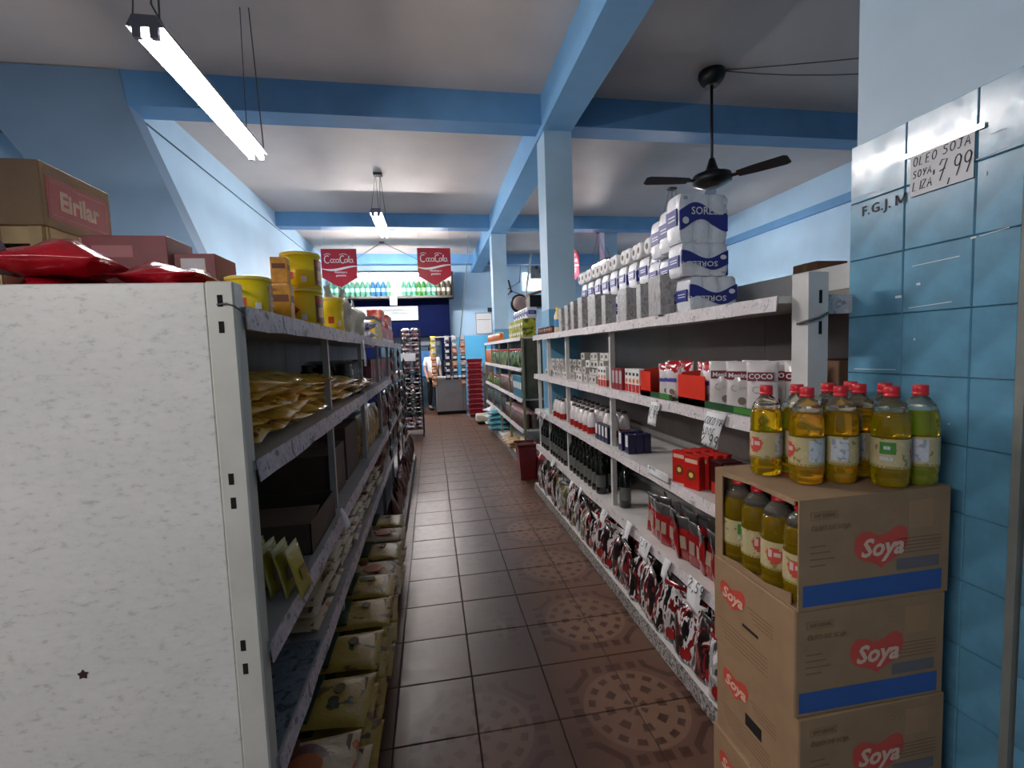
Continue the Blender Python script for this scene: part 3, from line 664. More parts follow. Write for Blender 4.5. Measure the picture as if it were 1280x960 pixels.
for i, (x, y, wd, ht, lab) in enumerate(((757, 640, .10, .085, 'price card below the lone dark bottle'), (788, 655, .07, .10, 'folded price card below the metal pouches, fourth from the oil boxes'), (808, 678, .12, .09, 'wide price card below the sauce pouches'), (836, 702, .06, .10, 'narrow price card below the sauce pouches, second from the oil boxes'), (871, 728, .11, .13, 'creased price card nearest the oil boxes on the low shelf lip'),
        (716, 603, .07, .07, 'price card below the wine bottles, middle of the low lip'), (727, 612, .06, .08, 'slim price card below the nearer wine bottles'), (693, 577, .10, .06, 'price card below the far wine bottles'), (677, 567, .07, .06, 'farthest price card on the low lip, by the red bin'), (675, 516, .06, .09, 'price card at the far end of the sauce bottle shelf'), (682, 519, .05, .08, 'second price card at the far end of the sauce bottle shelf'))):
    p = onx(x, y, 1.085); card(1.083, p.y, p.z+.01, wd, ht, lab, lines=('2,59',) if wd > .09 else None, bend=.03, slant=rnd.uniform(-.3, .1))
p = onx(450, 425, -.42); card(-.405, p.y, p.z, .07, .16, 'long white paper strip hanging from the top lip above the wrapped jars', PI/2, None, .01)
p = onx(457, 505, -.40); card(-.40, p.y, p.z+.08, .02, .26, 'thin white strip dangling below the wrapped jars', PI/2, None, .01)
p = onx(428, 645, -.40); card(-.405, p.y, p.z+.03, .05, .09, 'crumpled white tag on the third shelf lip', PI/2, None, .03)
for i, (x, y) in enumerate(((324, 567), (349, 553), (372, 538), (388, 528))):   # little printed emblems on the newspaper lip
    pass

# ================================================================ OIL BOXES AND BOTTLES
def heart(s=1.0):
    """wide heart-shaped badge outline, unit width about 1"""
    pts = [(-.08, .20), (-.22, .27), (-.38, .27), (-.48, .18), (-.50, .02), (-.45, -.12), (-.34, -.19), (-.18, -.23), (-.06, -.29), (.0, -.34), (.06, -.29), (.18, -.23), (.36, -.14), (.46, -.02), (.50, .12), (.46, .26), (.36, .32), (.24, .30), (.12, .23), (.02, .20)]
    return [(x*s, z*s) for x, z in pts]
def logo(parent, size, loc, face):
    rz = {'-y': 0, '-x': -PI/2}[face]
    M_ = Matrix.Rotation(rz, 4, 'Z')
    MB().prism(heart(size), .0006).obj('heart_badge', REDP, parent, loc, (0, 0, rz))
    off = Vector((0, -.0008, 0)); off.rotate(M_.to_euler())
    text('Soya', size*.40, CREAM, parent, (loc[0]+off.x, loc[1]+off.y, loc[2]-size*.005), face, bold=size*.012, shear=.25, sx=1.05)
BW, BD, BH = .43, .33, .272
def print_front(t, z0=0):
    y = -BD/2-.0008
    logo(t, .155, (.015, y, z0+BH*.50), '-y')
    MB().box(-BW/2+.012, BW/2-.02, y, y+.001, z0+.010, z0+.062).obj('blue_band', BLUEP, t)
    m = MB().box(-BW/2+.03, -BW/2+.105, y, y+.001, z0+.222, z0+.2225).box(-BW/2+.03, -BW/2+.105, y, y+.001, z0+.240, z0+.2405).box(-BW/2+.03, -BW/2+.0305, y, y+.001, z0+.222, z0+.240).box(-BW/2+.1045, -BW/2+.105, y, y+.001, z0+.222, z0+.240)
    for k in range(4): m.box(-BW/2+.03, -BW/2+.085+.012*((k*7) % 3-1), y, y+.001, z0+.155-k*.016, z0+.158-k*.016)
    for k in range(5): m.box(BW/2-.155+.01*(k % 2), BW/2-.025, y, y+.001, z0+.150-k*.009, z0+.152-k*.009)
    m.obj('small_print', BRNP, t)['kind'] = 'stuff'
    text('SAP 125205', .0125, BRNP, t, (-BW/2+.068, y-.0004, z0+.231), '-y', bold=.0004)
    text('ÓLEO DE SOJA', .0165, BRNP, t, (-BW/2+.086, y-.0004, z0+.200), '-y', bold=.0002)
    m = MB().box(BW/2-.155, BW/2-.03, y, y+.001, z0+.072, z0+.100)
    m.obj('grey_box_print', mat('slate print', (.13, .12, .13), .7), t)
    mm = MB(); ribbon(mm, arcp(BW/2-.165, z0+.225, .017, .017, 0, 360, 20), .002, y=y); ribbon(mm, arcp(BW/2-.165, z0+.225, .008, .008, 0, 360, 12), .002, y=y)
    mm.obj('round_stamp', mat('faded red print', (.42, .19, .10), .7), t)
    MB().box(BW/2-.12, BW/2-.05, y, y+.001, z0+.175, z0+.245).obj('faded_print', mat('faded tan print', (.36, .21, .11), .75), t)
def print_side(t, z0=0):
    x = -BW/2-.0008
    logo(t, .115, (x, .075, z0+BH*.66), '-x')
    m = MB()
    for k in range(4): m.box(x, x+.001, -.09, .01-.01*k, z0+.185-k*.011, z0+.188-k*.011)
    for k in range(5): m.box(x, x+.001, -.07, .14-.008*k, z0+.085-k*.012, z0+.0875-k*.012)
    m.obj('small_print', BRNP, t)['kind'] = 'stuff'
def closed_box(lab, loc, rz=0):
    t = thing('oil_box', lab, 'box', loc, rz)
    b = MB().cbox(-BW/2, BW/2, -BD/2, BD/2, 0, BH-.002, .003)
    b.obj('carton', CARD, t)
    MB().box(-BW/2+.002, BW/2-.002, -.0012, .0012, BH-.0022, BH-.0014).obj('lid_seam', BRNP, t)
    print_front(t); print_side(t)
    return t
bx, by = .835+BW/2, .94+BD/2
z0 = .085
pal = thing('pallet', 'low wooden pallet under the stacked oil boxes', 'pallet', (bx, by, 0))
for k in range(5): MB().box(-.23+.1*k-.03, -.23+.1*k+.03, -.17, .17, .066, .083).obj('slat', WOOD, pal)
for k in (-.14, 0, .14): MB().box(-.25, .25, k-.03, k+.03, 0, .066).obj('runner', WOOD, pal)
b0 = closed_box('lowest carton of the soya oil stack, cut off by the picture edge', (bx-.006, by+.004, z0))
b1 = closed_box('second carton from the floor in the soya oil stack, torn hand hole', (bx+.004, by, z0+BH), .006)
b2 = closed_box('closed soya oil carton directly under the cut-open one', (bx-.003, by+.002, z0+2*BH), -.008)
for bb, hx in ((b1, .0), (b2, .0)):
    MB().box(-BW/2-.0009, -BW/2, -.035, .03, .10 if bb is b1 else .12, .135 if bb is b1 else .128).obj('hand_hole', SLOT, bb)
tz = z0+3*BH
t = thing('oil_box', 'top soya oil carton with its side cut open showing bottles inside', 'box', (bx, by, tz))
m = MB(); w_ = .004
e_ = .0002
m.box(-BW/2, BW/2, -BD/2, -BD/2+w_, 0, BH); m.box(-BW/2, BW/2, BD/2-w_, BD/2, 0, BH); m.box(BW/2-w_, BW/2, -BD/2+w_+e_, BD/2-w_-e_, 0, BH); m.box(-BW/2, BW/2-w_-e_, -BD/2+w_+e_, BD/2-w_-e_, 0, w_)
m.box(-BW/2, BW/2-w_-e_, -BD/2+w_+e_, BD/2-w_-e_, BH-w_, BH)
m.box(-BW/2, -BW/2+w_, BD/2-.035, BD/2-w_-e_, w_+e_, BH-w_-e_)              # uncut strip at the far corner
m.prism([(-.14, 0), (-.14, .03), (-.05, .012), (.06, .016), (.14, .006), (.14, 0)], w_, M=Matrix.Translation((-BW/2+w_, 0, w_)) @ Matrix.Rotation(PI/2, 4, 'Z'))
m.prism([(-.15, 0), (-.15, -.012), (0, -.006), (.12, -.014), (.15, -.01), (.15, 0)], w_, M=Matrix.Translation((-BW/2+w_, 0, BH-w_)) @ Matrix.Rotation(PI/2, 4, 'Z'))
m.obj('carton', CARD, t); print_front(t)
mm = MB(); mm.add([(x*.16+.0, z*.16+.0, .0004) for x, z in heart(1)], [tuple(range(20))]); mm.obj('heart_badge', REDP, t, (-.02, .02, BH+.0004), (0, 0, 0))

OIL = mat('yellow soya oil', (1.0, .63, .012), .05, trans=.85, ior=1.47, var=.02)
OILG = mat('greenish soya oil', (.80, .78, .03), .05, trans=.85, ior=1.47, var=.02)
PET = mat('clear bottle plastic', (.90, .86, .70), .06, trans=.92, ior=1.3, var=.01)
def cyl_patch(r, a0, a1, z0, z1, n=8):
    vs = []
    for i in range(n+1):
        a = math.radians(a0+(a1-a0)*i/n)
        vs += [(r*math.sin(a), -r*math.cos(a), z0), (r*math.sin(a), -r*math.cos(a), z1)]
    return MB().add(vs, [(2*i, 2*i+2, 2*i+3, 2*i+1) for i in range(n)], 0, True)
def oil_bottle(lab, rot, oilm=OIL):
    t = thing('oil_bottle', lab, 'bottle', (0, 0, 0), rot)
    R_ = .040
    MB().lathe([(.030, 0), (.037, .004), (.0395, .012), (.040, .020), (.0375, .026), (.040, .032), (.0405, .048), (.038, .054), (.038, .058), (.0392, .064), (.0392, .118), (.038, .124), (.0405, .130), (.0395, .142), (.0405, .150), (.0400, .165), (.0385, .178), (.036, .190)], 24).obj('oil_fill', oilm, t)
    MB().lathe([(.0362, .1903), (.031, .203), (.022, .216), (.0145, .224), (.0135, .232)], 20, cap=True).obj('neck', PET, t)
    MB().lathe([(.0170, .226), (.0170, .232), (.0155, .233), (.0165, .236), (.0165, .249), (.0150, .252)], 20).obj('cap', REDC, t)
    lb = cyl_patch(.0412, 0, 360, .050, .124, 28).obj('label', LABELC, t)
    # front heart at 0 deg, nutrition table at 95 deg, green panel at -100 deg
    hb = MB()
    for q in range(7):
        zq = -.018+.036*q/6; hw = math.degrees(math.sqrt(max(0, .0205**2-zq**2))/.0416)*(1.15 if q > 3 else .95)
        c_ = cyl_patch(.0416, -6-hw, -6+hw, .088+zq-.003, .088+zq+.0031, 8); hb.add(c_.v, c_.f, 0, True)
    hb.obj('heart_badge', REDP, lb)
    cyl_patch(.0419, -27, -14, .084, .104, 3).obj('white_print', mat('pinkish print', (.65, .5, .45), .5), lb); cyl_patch(.0419, -8, 14, .087, .098, 5).obj('white_print', mat('pinkish print', (.65, .5, .45), .5), lb)
    cyl_patch(.0416, 68, 122, .062, .118, 8).obj('nutrition_table', LABW, lb)
    cyl_patch(.0416, -130, -84, .086, .116, 8).obj('green_panel', GREEN, lb); cyl_patch(.0418, -118, -100, .098, .106, 4).obj('white_print', LABW, lb)
    cyl_patch(.0416, -130, -92, .070, .079, 6).obj('white_print', LABW, lb); cyl_patch(.0414, 0, 360, .050, .056, 24).obj('label_border', mat('olive label border', (.30, .24, .06), .5), lb)
    return t
ob = Proto(oil_bottle('x', 0)); obg = Proto(oil_bottle('x', 0, OILG))
BT = tz+BH+.0006
# (x, y, turn deg, label): turn puts a side of the label towards the viewer
vdir = lambda x, y: math.degrees(math.atan2(x, y))
bl = [(.965, 1.065, -60, 'front row oil bottle standing nearest the coconut pouches, heart at its edge'), (1.052, 1.050, -95, 'front row oil bottle second from the shelving, pale table towards viewer'),
      (1.135, .985, 100, 'front row oil bottle with the green label panel, second from the tiles'), (.925, 1.165, -35, 'oil bottle at the rear corner of the carton, by the shelving upright'),
      (1.010, 1.150, 20, 'rear oil bottle seen between the first two front bottles'), (1.100, 1.140, 160, 'rear oil bottle behind the pale table label'),
      (1.140, 1.080, -100, 'middle oil bottle half hidden beside the green label panel'), (1.185, 1.150, 40, 'rear oil bottle in front of the brown carton stack, nearest the pier'),
      (1.205, 1.065, -20, 'middle oil bottle close to the blue tiles, behind the green panel one')]
for x, y, a_, lb in bl: ob.place((x, y, BT), math.radians(-vdir(x, y)+a_), lb)
obg.place((1.222, .985, BT), math.radians(-vdir(1.22, .985)-95), 'greenish oil bottle standing nearest the blue tiles')
for k in range(4):
    ob.place((.882, 1.224-.080*k, tz+w_+.0006), math.radians(-40+[130, 20, -5, -12][k]), 'oil bottle inside the cut carton, %s from the far corner' % ORD[k])
    ob.place((.965, 1.224-.080*k, tz+w_+.0006), math.radians(40*k), 'oil bottle in the second row inside the cut carton, %s from the far corner' % ORD[k], 'oil bottles in second row of cut carton')

# ================================================================ RIGHT ROW: top, tissue packs and cans
def tissue_pack():
    t = thing('tissue_pack', 'x', 'tissue pack')
    Wd, Dp, Ht = .27, .115, .235
    # film drawn over a grid of rolls: 3 columns x 2 tiers, scalloped
    m = MB(); nu, nv = 18, 12
    def bulge(u, n): return abs(math.sin(PI*u*n))**.5
    for face, (ax, ln, dp) in enumerate((('-y', Wd, Dp), ('-x', Dp, Wd), ('+x', Dp, Wd), ('+y', Wd, Dp))):
        cols = 3 if ln == Wd else 1.0001; vs = []
        for j in range(nv+1):
            for i in range(nu+1):
                u, v = i/nu, j/nv
                d = .010*bulge(u, cols)+.004*bulge(v, 2)+.0012*math.sin(40*u+31*v)-.012
                e = 1-.05*(abs(2*v-1)**6)
                a_, b_ = (u-.5)*ln*.97*e, dp/2*e+d
                P = {'-y': (a_, -b_), '+y': (-a_, b_), '-x': (-b_, -a_), '+x': (b_, a_)}[ax]
                vs.append((P[0], P[1], v*Ht))
        m.add(vs, [(j*(nu+1)+i, j*(nu+1)+i+1, (j+1)*(nu+1)+i+1, (j+1)*(nu+1)+i) for j in range(nv) for i in range(nu)], 0, True)
    m.cbox(-Wd/2+.006, Wd/2-.006, -Dp/2+.006, Dp/2-.006, .001, Ht-.001, .01)
    m.obj('wrapper', TPW, t)
    y = -Dp/2-.0038
    # wavy navy band on the front, flat block on the narrow side
    up_ = [(-Wd/2+.006+i*(Wd-.012)/24, .165+.028*math.sin(-.4+i/24*6.0)) for i in range(25)]
    lo_ = [(x, z-.082-.020*math.sin(i/24*6.0+.9)) for i, (x, z) in enumerate(up_)]
    MB().prism(up_+lo_[::-1], .008, M=Matrix.Translation((0, y, 0))).obj('navy_wave', NAVY, t)
    MB().box(-Wd/2-.0040, -Wd/2+.002, -.045, .045, .085, .165).obj('navy_block', NAVY, t); MB().box(Wd/2-.002, Wd/2+.0040, -.045, .045, .085, .165).obj('navy_block', NAVY, t)
    text('SORELLA', .052, WHITE, t, (.030, y-.0015, .150), '-y', bold=.0006, sx=.95)
    text('30', .022, NAVY, t, (-.10, y-.0012, .212), '-y')
    for k, (cx, cz) in enumerate(((-.10, .105), (.11, .20))):
        mm = MB(); mm.lathe([(.017, 0), (.017, .0015)], 16, M=Matrix.Translation((cx, y-.0006, cz)) @ Matrix.Rotation(PI/2, 4, 'X')); mm.obj('round_seal', WHITE, t)
    mm = MB()
    for q in (0, 1): mm.box(-Wd/2-.0048, -Wd/2-.0040, -.032, .025, .112+q*.018, .118+q*.018).box(Wd/2+.0040, Wd/2+.0048, -.032, .025, .112+q*.018, .118+q*.018)
    mm.obj('white_print', WHITE, t)['kind'] = 'stuff'
    return t
tp = Proto(tissue_pack())
base = 1.6915
px0 = 1.225
# front stack of three, the lower two upside down as in the photo
tp.place((1.245, 1.96, base+.152), (0, PI, 0), 'lowest tissue pack of the front stack, printing upside down', scale=(.88, 1, .64))
tp.place((1.205, 1.96, base+.153+.145), (0, PI, 0), 'middle tissue pack of the front stack, printing upside down', scale=(.86, 1, .61))
tp.place((1.20, 1.96, base+.299), 0, 'topmost tissue pack of the front stack under the ceiling fan', scale=(.88, 1, .88))
tp.place((1.225, 2.085, base+.29), 0, 'topmost tissue pack just behind the front stack', scale=(.86, 1, .80))
tp.place((1.24, 2.205, base+.29), 0, 'topmost tissue pack third from the near end', scale=(.84, 1, .74))
for k in range(3):
    for q in range(2): tp.place((1.29, 2.085+.122*k, base+.144*q), 0, '%s tissue pack under the high stack, %s from the near end' % (['bottom', 'middle'][q], ORD[k+1]), scale=(.86, 1, .60))
for k in range(9):
    y = 2.40+.15*k
    tp.place((1.37, y, base), 0, 'bottom tissue pack in the low run behind the cans, %s along' % ORD[k], 'low run of tissue packs behind the cans', scale=(.9, 1, .86))
    tp.place((1.345, y, base+.20), rnd.uniform(-.05, .05), 'upper row tissue pack, %s along the run behind the silver cans' % ORD[k], scale=(.9, 1, .66))
# loose rolls packs lying on top: two visible ends each
def roll_pack():
    t = thing('tissue_roll_pack', 'x', 'tissue rolls'); m = MB(); c = MB(); n = 16
    for s in (-1, 1):
        M_ = Matrix.Translation((-.12, s*.046, .05)) @ Matrix.Rotation(PI/2, 4, 'Y')
        m.lathe([(.034, -.002), (.044, 0), (.050, .008), (.050, .23), (.044, .238)], 20, M=M_)
        c.lathe([(.018, -.0035), (.019, -.002)], 14, M=M_)
    m.box(-.115, .112, -.045, .045, .004, .096)
    m.obj('rolls', TPR, t); c.obj('core', CORE, t); return t
rp = Proto(roll_pack())
for k in range(8):
    y = 2.42+.165*k+(0.03 if k > 2 else 0)
    rp.place((1.325, y, base+.357), rnd.uniform(-.08, .08), 'lying pack of white rolls on the tissue run, %s from the high stack' % ORD[k], scale=(1, .8, .92))

def tin_can():
    t = thing('metal_tin', 'x', 'tin'); MB().cbox(-.075, .075, -.075, .075, 0, .235, .006).obj('body', GREYTIN, t)
    m = MB(); 
    for z in (.003, .229): m.box(-.0765, .0765, -.0765, .0765, z-.003, z+.005)
    m.obj('rim', mat('tin rim', (.36, .36, .35), .3, metal=.5), t)
    MB().lathe([(.02, .2345), (.02, .246), (.017, .248)], 14, M=Matrix.Translation((.03, .03, 0))).obj('lid', mat('tin lid', (.1, .1, .12), .4), t); return t
tc_ = Proto(tin_can())
for k, (y, sx, sy, sz, x) in enumerate(((2.10, .5, .40, .80, 1.115), (2.25, .5, .40, .84, 1.16), (2.40, .55, .35, .80, 1.165), (2.63, .6, .85, .82, 1.17), (2.92, .5, .45, .82, 1.16), (3.12, .8, 1.0, .92, 1.17), (3.42, .6, .6, 1.0, 1.17), (3.60, .6, .55, .95, 1.165), (3.78, .6, .6, .9, 1.17), (3.98, .7, .6, .86, 1.18))):
    tc_.place((x, y, base), rnd.uniform(-.06, .06), 'grey patterned tin on the top shelf, %s from the high tissue stack' % ORD[k], scale=(sx, sy, sz))
# orange and white bottle, small jars
t = thing('cleaner_bottle', 'white bottle with blue label and yellow cap beside the farthest tin', 'bottle', (1.16, 4.16, base))
MB().lathe([(.03, 0), (.035, .01), (.035, .15), (.02, .19), (.014, .2)], 16).obj('body', mat('cream bottle', (.75, .62, .40), .35), t)
MB().lathe([(.0355, .05), (.0355, .12)], 16, cap=False).obj('label', mat('light blue label', (.05, .25, .55), .4), t)
MB().lathe([(.016, .2), (.016, .225)], 12).obj('cap', YEL, t)
def jar(lab='x', body=None, capm=None, r=.03, h=.07, cat='jar', nm='spice_jar', lid=.018):
    t = thing(nm, lab, cat)
    MB().lathe([(r*.9, 0), (r, .004), (r, h-lid), (r*.85, h-lid+.003)], 14).obj('body', body, t)
    MB().lathe([(r*.92, h-lid+.003), (r*.92, h)], 14).obj('lid', capm, t); return t
jr = Proto(jar(body=mat('brown spice', (.16, .06, .03), .35, var=.3, scale=40), capm=mat('dark lid', (.05, .03, .03), .4)))
for k in range(6): jr.place((1.14, 4.30+.095*k, base), 0, 'small brown spice jar at the far end, %s from the blue label bottle' % ORD[k])

# cartons standing on the far side and behind
def carton(nm, lab, loc, w2, d2, h2, m=CARD, rz=0, cat='box', flaps=False, inner=None):
    t = thing(nm, lab, cat, loc, rz)
    if flaps:
        q = .004; mb = MB().box(-w2/2, w2/2, -d2/2, -d2/2+q, 0, h2).box(-w2/2, w2/2, d2/2-q, d2/2, 0, h2).box(-w2/2, -w2/2+q, -d2/2, d2/2, 0, h2).box(w2/2-q, w2/2, -d2/2, d2/2, 0, h2).box(-w2/2, w2/2, -d2/2, d2/2, 0, q)
        mb.obj('carton', m, t)
        for s in (-1, 1):
            M_ = Matrix.Translation((0, s*d2/2, h2)) @ Matrix.Rotation(-s*.5, 4, 'X'); MB().box(-w2/2, w2/2, min(0, s*.45*d2), max(0, s*.45*d2), -.002, .002, M=M_).obj('flap', m, t)
            M_ = Matrix.Translation((s*w2/2, 0, h2)) @ Matrix.Rotation(s*.7, 4, 'Y'); MB().box(min(0, s*.4*d2), max(0, s*.4*d2), -d2/2+.005, d2/2-.005, -.002, .002, M=M_).obj('flap', m, t)
    else:
        MB().cbox(-w2/2, w2/2, -d2/2, d2/2, 0, h2, .003).obj('carton', m, t)
        MB().box(-w2/2+.002, w2/2-.002, -.012, .012, h2-.0005, h2+.0006).box(-w2/2-.0006, -w2/2, -.012, .012, h2*.7, h2).obj('tape', mat('tan tape', (.30, .20, .10), .25, coat=.5), t)
    return t
CARD2 = mat('reddish cardboard', (.22, .11, .06), .75, var=.12, scale=12)
carton('carton', 'small brown carton on the back ledge beside the tiled pier', (1.78, 1.90, 1.711), .16, .14, .185, CARD2)
carton('open_carton', 'open brown carton lying on the back ledge, nearest the pier', (1.84, 1.72, 1.711), .16, .15, .14, CARD2, flaps=True)
carton('carton', 'tall reddish carton standing behind the shelving upright, upper one', (1.44, 1.43, 1.305), .20, .17, .17, CARD2)
carton('carton', 'second brown carton below the tall reddish one behind the upright', (1.44, 1.43, 1.283), .20, .17, .02, CARD2)

# ---- second shelf (z 1.28)
z2 = 1.2815
def box_item(nm, w2, d2, h2, mats, cat='carton', extra=None, lab='x'):
    t = thing(nm, lab, cat); MB().cbox(-w2/2, w2/2, -d2/2, d2/2, 0, h2, .0015).obj('body', mats, t)
    if extra: extra(t, w2, d2, h2)
    return t
def juice_print(t, w2, d2, h2):
    MB().box(-w2/2-.0006, -w2/2, -d2/2+.002, d2/2-.002, .003, h2*.35).box(-w2/2+.002, w2/2-.002, -d2/2-.0006, -d2/2, .003, h2*.35).obj('red_base', mat('red base print', (.50, .03, .02), .35), t)
    mb = MB(); mb.lathe([(d2*.30, 0), (d2*.30, .0008)], 12, M=Matrix.Translation((-w2/2, 0, h2*.5)) @ Matrix.Rotation(-PI/2, 4, 'Y')); mb.obj('fruit_picture', ORNG, t)
    MB().box(-w2/2-.0007, -w2/2, -d2*.3, d2*.3, h2*.72, h2*.84).obj('dark_print', INK, t)
jc = Proto(box_item('juice_carton', .06, .045, .135, WHITE, extra=juice_print))
for k in range(3): jc.place((1.155, 2.93+.05*k, z2), 0, 'white and orange carton beyond the post, %s from the post' % ORD[k])
for k in range(4): jc.place((1.155+(.0 if k else 0), 2.43+.049*k, z2), 0, 'white and orange carton between red display and post, %s from the display' % ORD[k])
rc = Proto(box_item('coconut_carton', .06, .05, .13, mat('maroon carton', (.26, .02, .03), .35), extra=lambda t, a, b, c: MB().box(-a/2-.0006, -a/2, -b*.35, b*.35, c*.3, c*.9).obj('pale_panel', mat('pale grey panel', (.45, .40, .40), .5), t)))
for k in range(3): rc.place((1.16, 2.68+.056*k, z2), 0, 'maroon carton with pale panel next to the post, %s from the near side' % ORD[k])
for k in range(5): rc.place((1.30, 2.1+.07*k, z2), 0, 'maroon carton in the back row behind the red display, %s from the near side' % ORD[k], 'back row of maroon cartons')
wb = Proto(box_item('medicine_box', .05, .085, .055, mat('off white carton', (.55, .53, .50), .5, var=.1, objvar=.2), extra=lambda t, a, b, c: MB().box(-a/2-.0006, -a/2, -b*.18, b*.18, c*.3, c*.7).obj('dark_print', INK, t)))
for r_ in range(4):
    n = 16 if r_ < 3 else 6
    for k in range(n):
        y = 3.15+k*.108+(rnd.uniform(-.01, .01))
        if r_ >= 2 and (k % 5 == 4): continue
        wb.place((1.19+.028*(r_ % 2)+.02*rnd.random()+.01*r_, y, z2+.056*r_), rnd.uniform(-.08, .08), 'small white box in the far heap, %s layer, %s from the shelf post' % (['bottom', 'second', 'third', 'top'][r_], ORD[k]), 'heap of small white boxes', scale=(1, 1.0, 1))
for k in range(9): wb.place((1.16+.01*(k % 3), 3.45+.14*k, z2+.0005+.0), (0, -.0, rnd.uniform(-.3, .3)), 'small white box standing in front of the heap', 'front row of small white boxes', scale=(.6, .6, 1.2)) if False else None
# red display trays with white pouches
def display(y0, y1, lab, n):
    t = thing('display_tray', lab, 'display box', (1.13, y0, z2))
    ln = y1-y0
    MB().box(-.012, .17, 0, ln, .0, .004).box(-.014, -.010, 0, ln, 0, .028).obj('tray', DGREEN, t)
    MB().box(-.016, -.0145, ln*.06, ln*.35, .004, .026).obj('green_panel', GREEN, t)
    MB().prism([(0, 0), (.12, 0), (.12, .145), (.02, .14), (0, .11)], .003, M=Matrix.Translation((-.012, ln-.003, 0))).obj('side_wing', REDD, t)
    MB().box(-.014, -.011, ln*.66, ln, 0, .13).obj('front_wing', REDD, t)
    return t
def coco_pouch(seed, topred, cr):
    t = thing('coconut_pouch', 'x', 'pouch')
    MB().pillow(.10, .175, .05, 8, 12, seed, .10, .07, foot=.75).obj('film', COCOW, t)
    if topred:
        MB().pillow(.101, .085, .040, 8, 7, seed+1, .10, .08).obj('red_top', REDF, t, (0, 0, .092))
        MB().box(-.035, .035, -.0245, -.0225, .082, .100).obj('blue_print', mat('violet blue print', (.08, .08, .38), .4), t)
    else:
        MB().box(-.040, .040, -.0240, -.0220, .110, .140).obj('maroon_print', MAROON, t)
        text(cr, .024, WHITE, t, (0, -.0246, .125), '-y', bold=.0004)
        mm = MB(); ribbon(mm, arcp(-.012, .080, .012, .011, 60, 300), .0018, y=-.026); ribbon(mm, [(.003, .072), (.007, .086), (.012, .074), (.018, .084), (.026, .076)], .0018, y=-.026); mm.obj('script_print', mat('grey print', (.2, .18, .18), .5), t)
    mm = MB(); mm.lathe([(.014, 0), (.014, .001)], 14, M=Matrix.Translation((.012, -.026 if not topred else -.028, .035)) @ Matrix.Rotation(PI/2, 4, 'X')); mm.obj('coconut_picture', mat('coconut brown', (.16, .12, .08), .5), t)
    return t
display(2.04, 2.37, 'farther red and green display tray on the second shelf', 4); display(1.36, 1.98, 'nearer long red and green display tray by the oil bottles', 6)
cp1 = Proto(coco_pouch(3, True, '')); cp2 = Proto(coco_pouch(5, False, 'Menina')); cp3 = Proto(coco_pouch(9, False, 'COCO'))
for k, (x, y, a_, sc) in enumerate(((1.16, 2.10, -70, 1), (1.17, 2.18, -60, .95), (1.24, 2.12, -80, 1.02), (1.25, 2.25, -75, 1), (1.17, 1.80, -75, 1.02), (1.25, 1.85, -80, 1), (1.25, 1.97, -80, 1), (1.25, 1.74, -78, 1))):
    cp1.place((x, y, z2+.005), math.radians(a_), 'red-topped white pouch in the display trays, %s counted from the far tray end' % ORD[k], scale=sc)
for k, (x, y, pr) in enumerate(((1.165, 1.715, cp2), (1.175, 1.62, cp2), (1.19, 1.52, cp3), (1.26, 1.65, cp2), (1.27, 1.55, cp3), (1.28, 1.44, cp3))):
    pr.place((x, y, z2+.005), math.radians([-40, -52, -50, -70, -60, -60][k]), ['slim white pouch turned sideways beside the red wing', 'white pouch with maroon name panel facing the aisle', 'white coconut pouch half behind the nearest oil bottle', 'back row white pouch behind the maroon panel one', 'back row white pouch beside the shelving upright, farther', 'back row white pouch touching the shelving upright'][k], scale=1.08)

# ---- third shelf (z .90)
z3 = .9015
def sauce_bottle():
    t = thing('cream_bottle', 'x', 'bottle')
    MB().lathe([(.030, 0), (.036, .004), (.037, .10), (.034, .125), (.020, .165), (.015, .17)], 16).obj('body', mat('milky white bottle', (.78, .75, .76), .25, coat=.4), t)
    MB().lathe([(.0374, .012), (.0374, .062)], 16, cap=False).obj('label', mat('red wrap label', (.33, .012, .012), .35), t)
    MB().lathe([(.017, .17), (.017, .188), (.012, .19)], 12).obj('cap', mat('dark cap', (.06, .05, .05), .4), t); return t
sb = Proto(sauce_bottle())
for r_ in range(3):
    for k in range(12):
        y = 3.05+.108*k+.02*r_
        if r_ == 0 and k in (0, 1): continue
        if r_ == 0 and min(abs(y-q) for q in (2.86, 3.86, 4.49, 4.92)) < .055: continue
        sb.place((1.15+.09*r_, y, z3), 0, 'white bottle with red wrap, %s row, %s from the dark-lettered cartons' % (['front', 'middle', 'back'][r_], ORD[k]) if r_ == 0 else 'white bottle with red wrap, %s row, %s along the third shelf' % (['front', 'middle', 'back'][r_], ORD[k]), None if r_ == 0 else 'rear rows of white and red bottles')
bc = Proto(box_item('blue_carton', .045, .055, .115, mat('dark navy carton', (.012, .014, .06), .35), extra=lambda t, a, b, c: MB().box(-a/2-.0006, -a/2, -b*.3, b*.3, c*.35, c*.95).obj('white_print', WHITE, t)))
for k in range(4): bc.place((1.15, 2.93+.062*k, z3), 0, 'navy carton with white print beyond the post, %s from the post' % ORD[k])
for k in range(3): bc.place((1.16+.05*k, 2.62, z3), 0, 'navy carton in the near file, %s from the aisle' % ORD[k]); bc.place((1.16+.05*k, 2.72, z3), 0, 'navy carton in the far file, %s from the aisle' % ORD[k])
